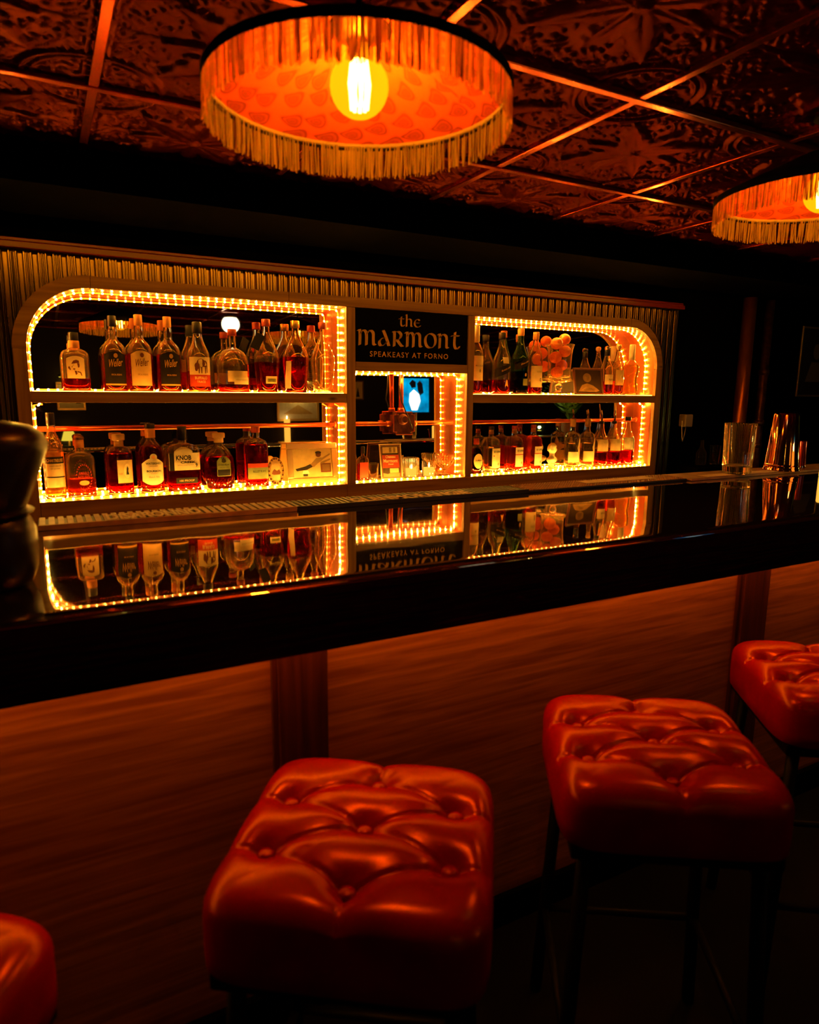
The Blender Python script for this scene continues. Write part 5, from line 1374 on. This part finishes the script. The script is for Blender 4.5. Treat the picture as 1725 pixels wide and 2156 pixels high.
# ------------------------------------------------------------------ room behind the camera, seen in the mirrors
YRW = ROOM[2]
f1 = picture('framed_picture', 'yellow lit framed print on the rear wall, seen in the far left of the mirror', 0.312, YRW + .012, 1.385, 0.27, 0.29, PI, 0, 0.022, 'gold_frame', 'label_cream', [([(.1, .2), (.3, .2), (.3, .8), (.1, .8)], 'ink_black'), ([(.5, .3), (.9, .3), (.9, .7), (.5, .7)], 'photo_mid')])
f2 = picture('framed_picture', 'large bright framed picture on the rear wall, seen behind the gold frame', 2.80, YRW + .012, 1.24, 0.54, 0.34, PI, 0, 0.03, 'gold_frame', 'label_white', [([(.1, .2), (.5, .6), (.9, .2)], 'photo_sepia')])
f3 = picture('framed_picture', 'small framed figure picture on the rear wall, seen at the left of the middle mirror', 3.60, YRW + .012, 1.50, 0.16, 0.24, PI, 0, 0.016, 'dark_frame', 'photo_sepia', [([(.3, .1), (.5, .7), (.7, .1)], 'ink_black')])
# picture light bars over the prints
def picture_light(label, x, z, w, watts, col):
    t = thing('picture_light', label, 'lamp', (x, YRW, z), group='picture lights on the rear wall')
    G().tube([(0, 0, 0), (0, .05, .02), (0, .09, .02)], .006, 8).obj('arm', 'aged_brass', t, smooth=True)
    G().tube([(-w / 2, .095, .02), (w / 2, .095, .02)], .014, 12).obj('hood', 'aged_brass', t, smooth=True)
    G().tube([(-w / 2 + .01, .095, .004), (w / 2 - .01, .095, .004)], .005, 8).obj('tube', 'lamp_shade_glow', t, smooth=True)
    point_light('picture_bulb', (0, .085, -.02), col, watts, .02, t)
picture_light('brass picture light above the yellow lit print', 0.312, 1.72, .22, .5, (1.0, .72, .12))
picture_light('brass picture light above the large bright picture', 2.80, 1.62, .40, 1.6, (1.0, .60, .12))
# backlit blue picture
lb = thing('light_box', 'glowing blue backlit picture of two figures on the rear wall', 'light box', (4.43, YRW + .03, 1.335), PI)
G().bbox(-.215, .215, -.0, .028, -.01, .46, .004).obj('case', 'black_metal', lb)
m, nt, out = new_mat('blue_screen')
tc = node(nt, 'ShaderNodeTexCoord'); nz = node(nt, 'ShaderNodeTexNoise'); nz.inputs['Scale'].default_value = 7.0; nz.inputs['Detail'].default_value = 5
cr = node(nt, 'ShaderNodeValToRGB'); cr.color_ramp.elements[0].position = .3; cr.color_ramp.elements[0].color = (.0, .06, .16, 1); cr.color_ramp.elements[1].position = .7; cr.color_ramp.elements[1].color = (.0, .32, .62, 1)
em = node(nt, 'ShaderNodeEmission'); em.inputs[1].default_value = 2.2
nt.links.new(tc.outputs['Object'], nz.inputs['Vector']); nt.links.new(nz.outputs['Fac'], cr.inputs[0]); nt.links.new(cr.outputs[0], em.inputs[0]); nt.links.new(em.outputs[0], out.inputs[0])
emit('white_screen', (.75, .95, 1.0), 5.0)
scn = G().box(-.20, .20, -.004, -.001, .005, .445).obj('screen', 'blue_screen', lb)
mesh_obj('screen_shape', [(p[0], -.005, p[1]) for p in [(-.02, .03), (.06, .03), (.10, .14), (.09, .25), (.03, .30), (-.05, .24), (-.07, .15)]], [tuple(range(7))], 'white_screen', scn)
for P in ([(-.12, .26), (-.06, .22), (-.03, .30), (-.02, .38), (-.06, .42), (-.10, .38)], [(.0, .33), (.06, .32), (.10, .38), (.05, .43), (.0, .40)]):
    mesh_obj('screen_shape', [(p[0], -.0055, p[1]) for p in P], [tuple(range(len(P)))], 'photo_dark', scn)
# red banquette along the rear wall
bq = thing('banquette', 'long red upholstered banquette along the rear wall', 'bench', (2.6, YRW + .004, 0))
G().bbox(-3.6, 3.6, 0, .11, .46, .93, .02).obj('backrest', 'banquette_red', bq); G().bbox(-3.6, 3.6, .1105, .58, .30, .459, .03).obj('seat', 'banquette_red', bq); G().box(-3.58, 3.58, .02, .52, 0, .2995).obj('plinth', 'black_paint', bq)
G().bbox(-3.6, 3.6, 0, .14, .931, .965, .004).obj('ledge', 'pilaster_wood', bq)
tl = thing('table_lamp', 'small lamp with yellow shade on the banquette ledge, seen below the yellow print', 'lamp', (0.262, YRW + .080, .9695))
g = G(); g.lathe([(.045, 0), (.045, .008), (.012, .02), (.010, .12)], 20); g.obj('base', 'aged_brass', tl, smooth=True)
g = G(); g.lathe([(.075, .10), (.045, .20)], 28, cap0=False, cap1=False); g.obj('shade', 'lamp_shade_glow', tl, smooth=True)
point_light('table_bulb', (0, 0, .15), (1.0, .7, .1), .4, .02, tl)
t = thing('pillar_candle', 'yellow pillar candle on the banquette ledge below the large bright picture', 'candle', (2.63, YRW + .08, .9655))
g = G(); g.lathe([(.034, 0), (.036, .01), (.036, .30), (.030, .305)], 20); g.obj('wax', 'candle_glow', t, smooth=True); g = G(); g.lathe([(.001, .305), (.006, .315), (.001, .34)], 8); g.obj('flame', 'filament_glow', t, smooth=True)
# potted fern at the far end of the bar
fn = thing('potted_fern', 'green potted fern at the far right end of the bar, seen in the right mirror', 'plant', (4.42, -1.42, ZB + .0006))
g = G(); g.lathe([(.06, 0), (.075, .005), (.09, .12), (.085, .125)], 24); smooth_by_angle(g.obj('pot', 'terracotta', fn))
def frond(az, ln, lift, mat='fern_leaf'):
    g = G(); pts = []
    for i in range(11):
        s = i / 10; pts.append(Vector((math.cos(az) * ln * s * .8, math.sin(az) * ln * s * .8, .12 + lift * math.sin(s * 2.1))))
    g.tube(pts, [.003 * (1 - .8 * i / 10) for i in range(11)], 5)
    side = Vector((-math.sin(az), math.cos(az), 0))
    for i in range(2, 11):
        for sg in (-1, 1):
            s = i / 10; L_ = ln * .30 * math.sin(PI * (1.05 - s) * .9) + .01; d = (pts[i] - pts[i - 1]).normalized()
            tip = pts[i] + side * sg * L_ + d * L_ * .5 + Vector((0, 0, .01)); bw = d * .012
            n = len(g.v); g.v += [tuple(pts[i] - bw * .5), tuple(pts[i] + side * sg * L_ * .5 + d * L_ * .15 - bw * .6), tuple(tip), tuple(pts[i] + side * sg * L_ * .5 + d * L_ * .35 + bw * .6), tuple(pts[i] + bw * .5)]
            g.f.append((n, n + 1, n + 2, n + 3, n + 4))
    return g.obj('frond', mat, fn)
for k in range(12): frond(2 * PI * k / 12 + .2, .26 + .06 * (k % 3), .22 + .10 * ((k * 5) % 4) / 3)
gls = thing('unseen_uplight', 'unseen small green tinted lamp that lights the fern at the end of the bar', 'lamp', (4.20, -1.60, ZB + .0006))  # unseen lamp, here only to light the fern
g = G(); g.lathe([(.03, 0), (.032, .003), (.028, .04), (.02, .042)], 20); g.obj('body', 'black_metal', gls, smooth=True)
g = G(); g.lathe([(.018, .0425), (.016, .047)], 16); g.obj('lens', 'lamp_shade_glow', gls, smooth=True)
point_light('unseen_uplight_bulb', (0, 0, .075), (.8, 1.0, .25), .5, .012, gls)
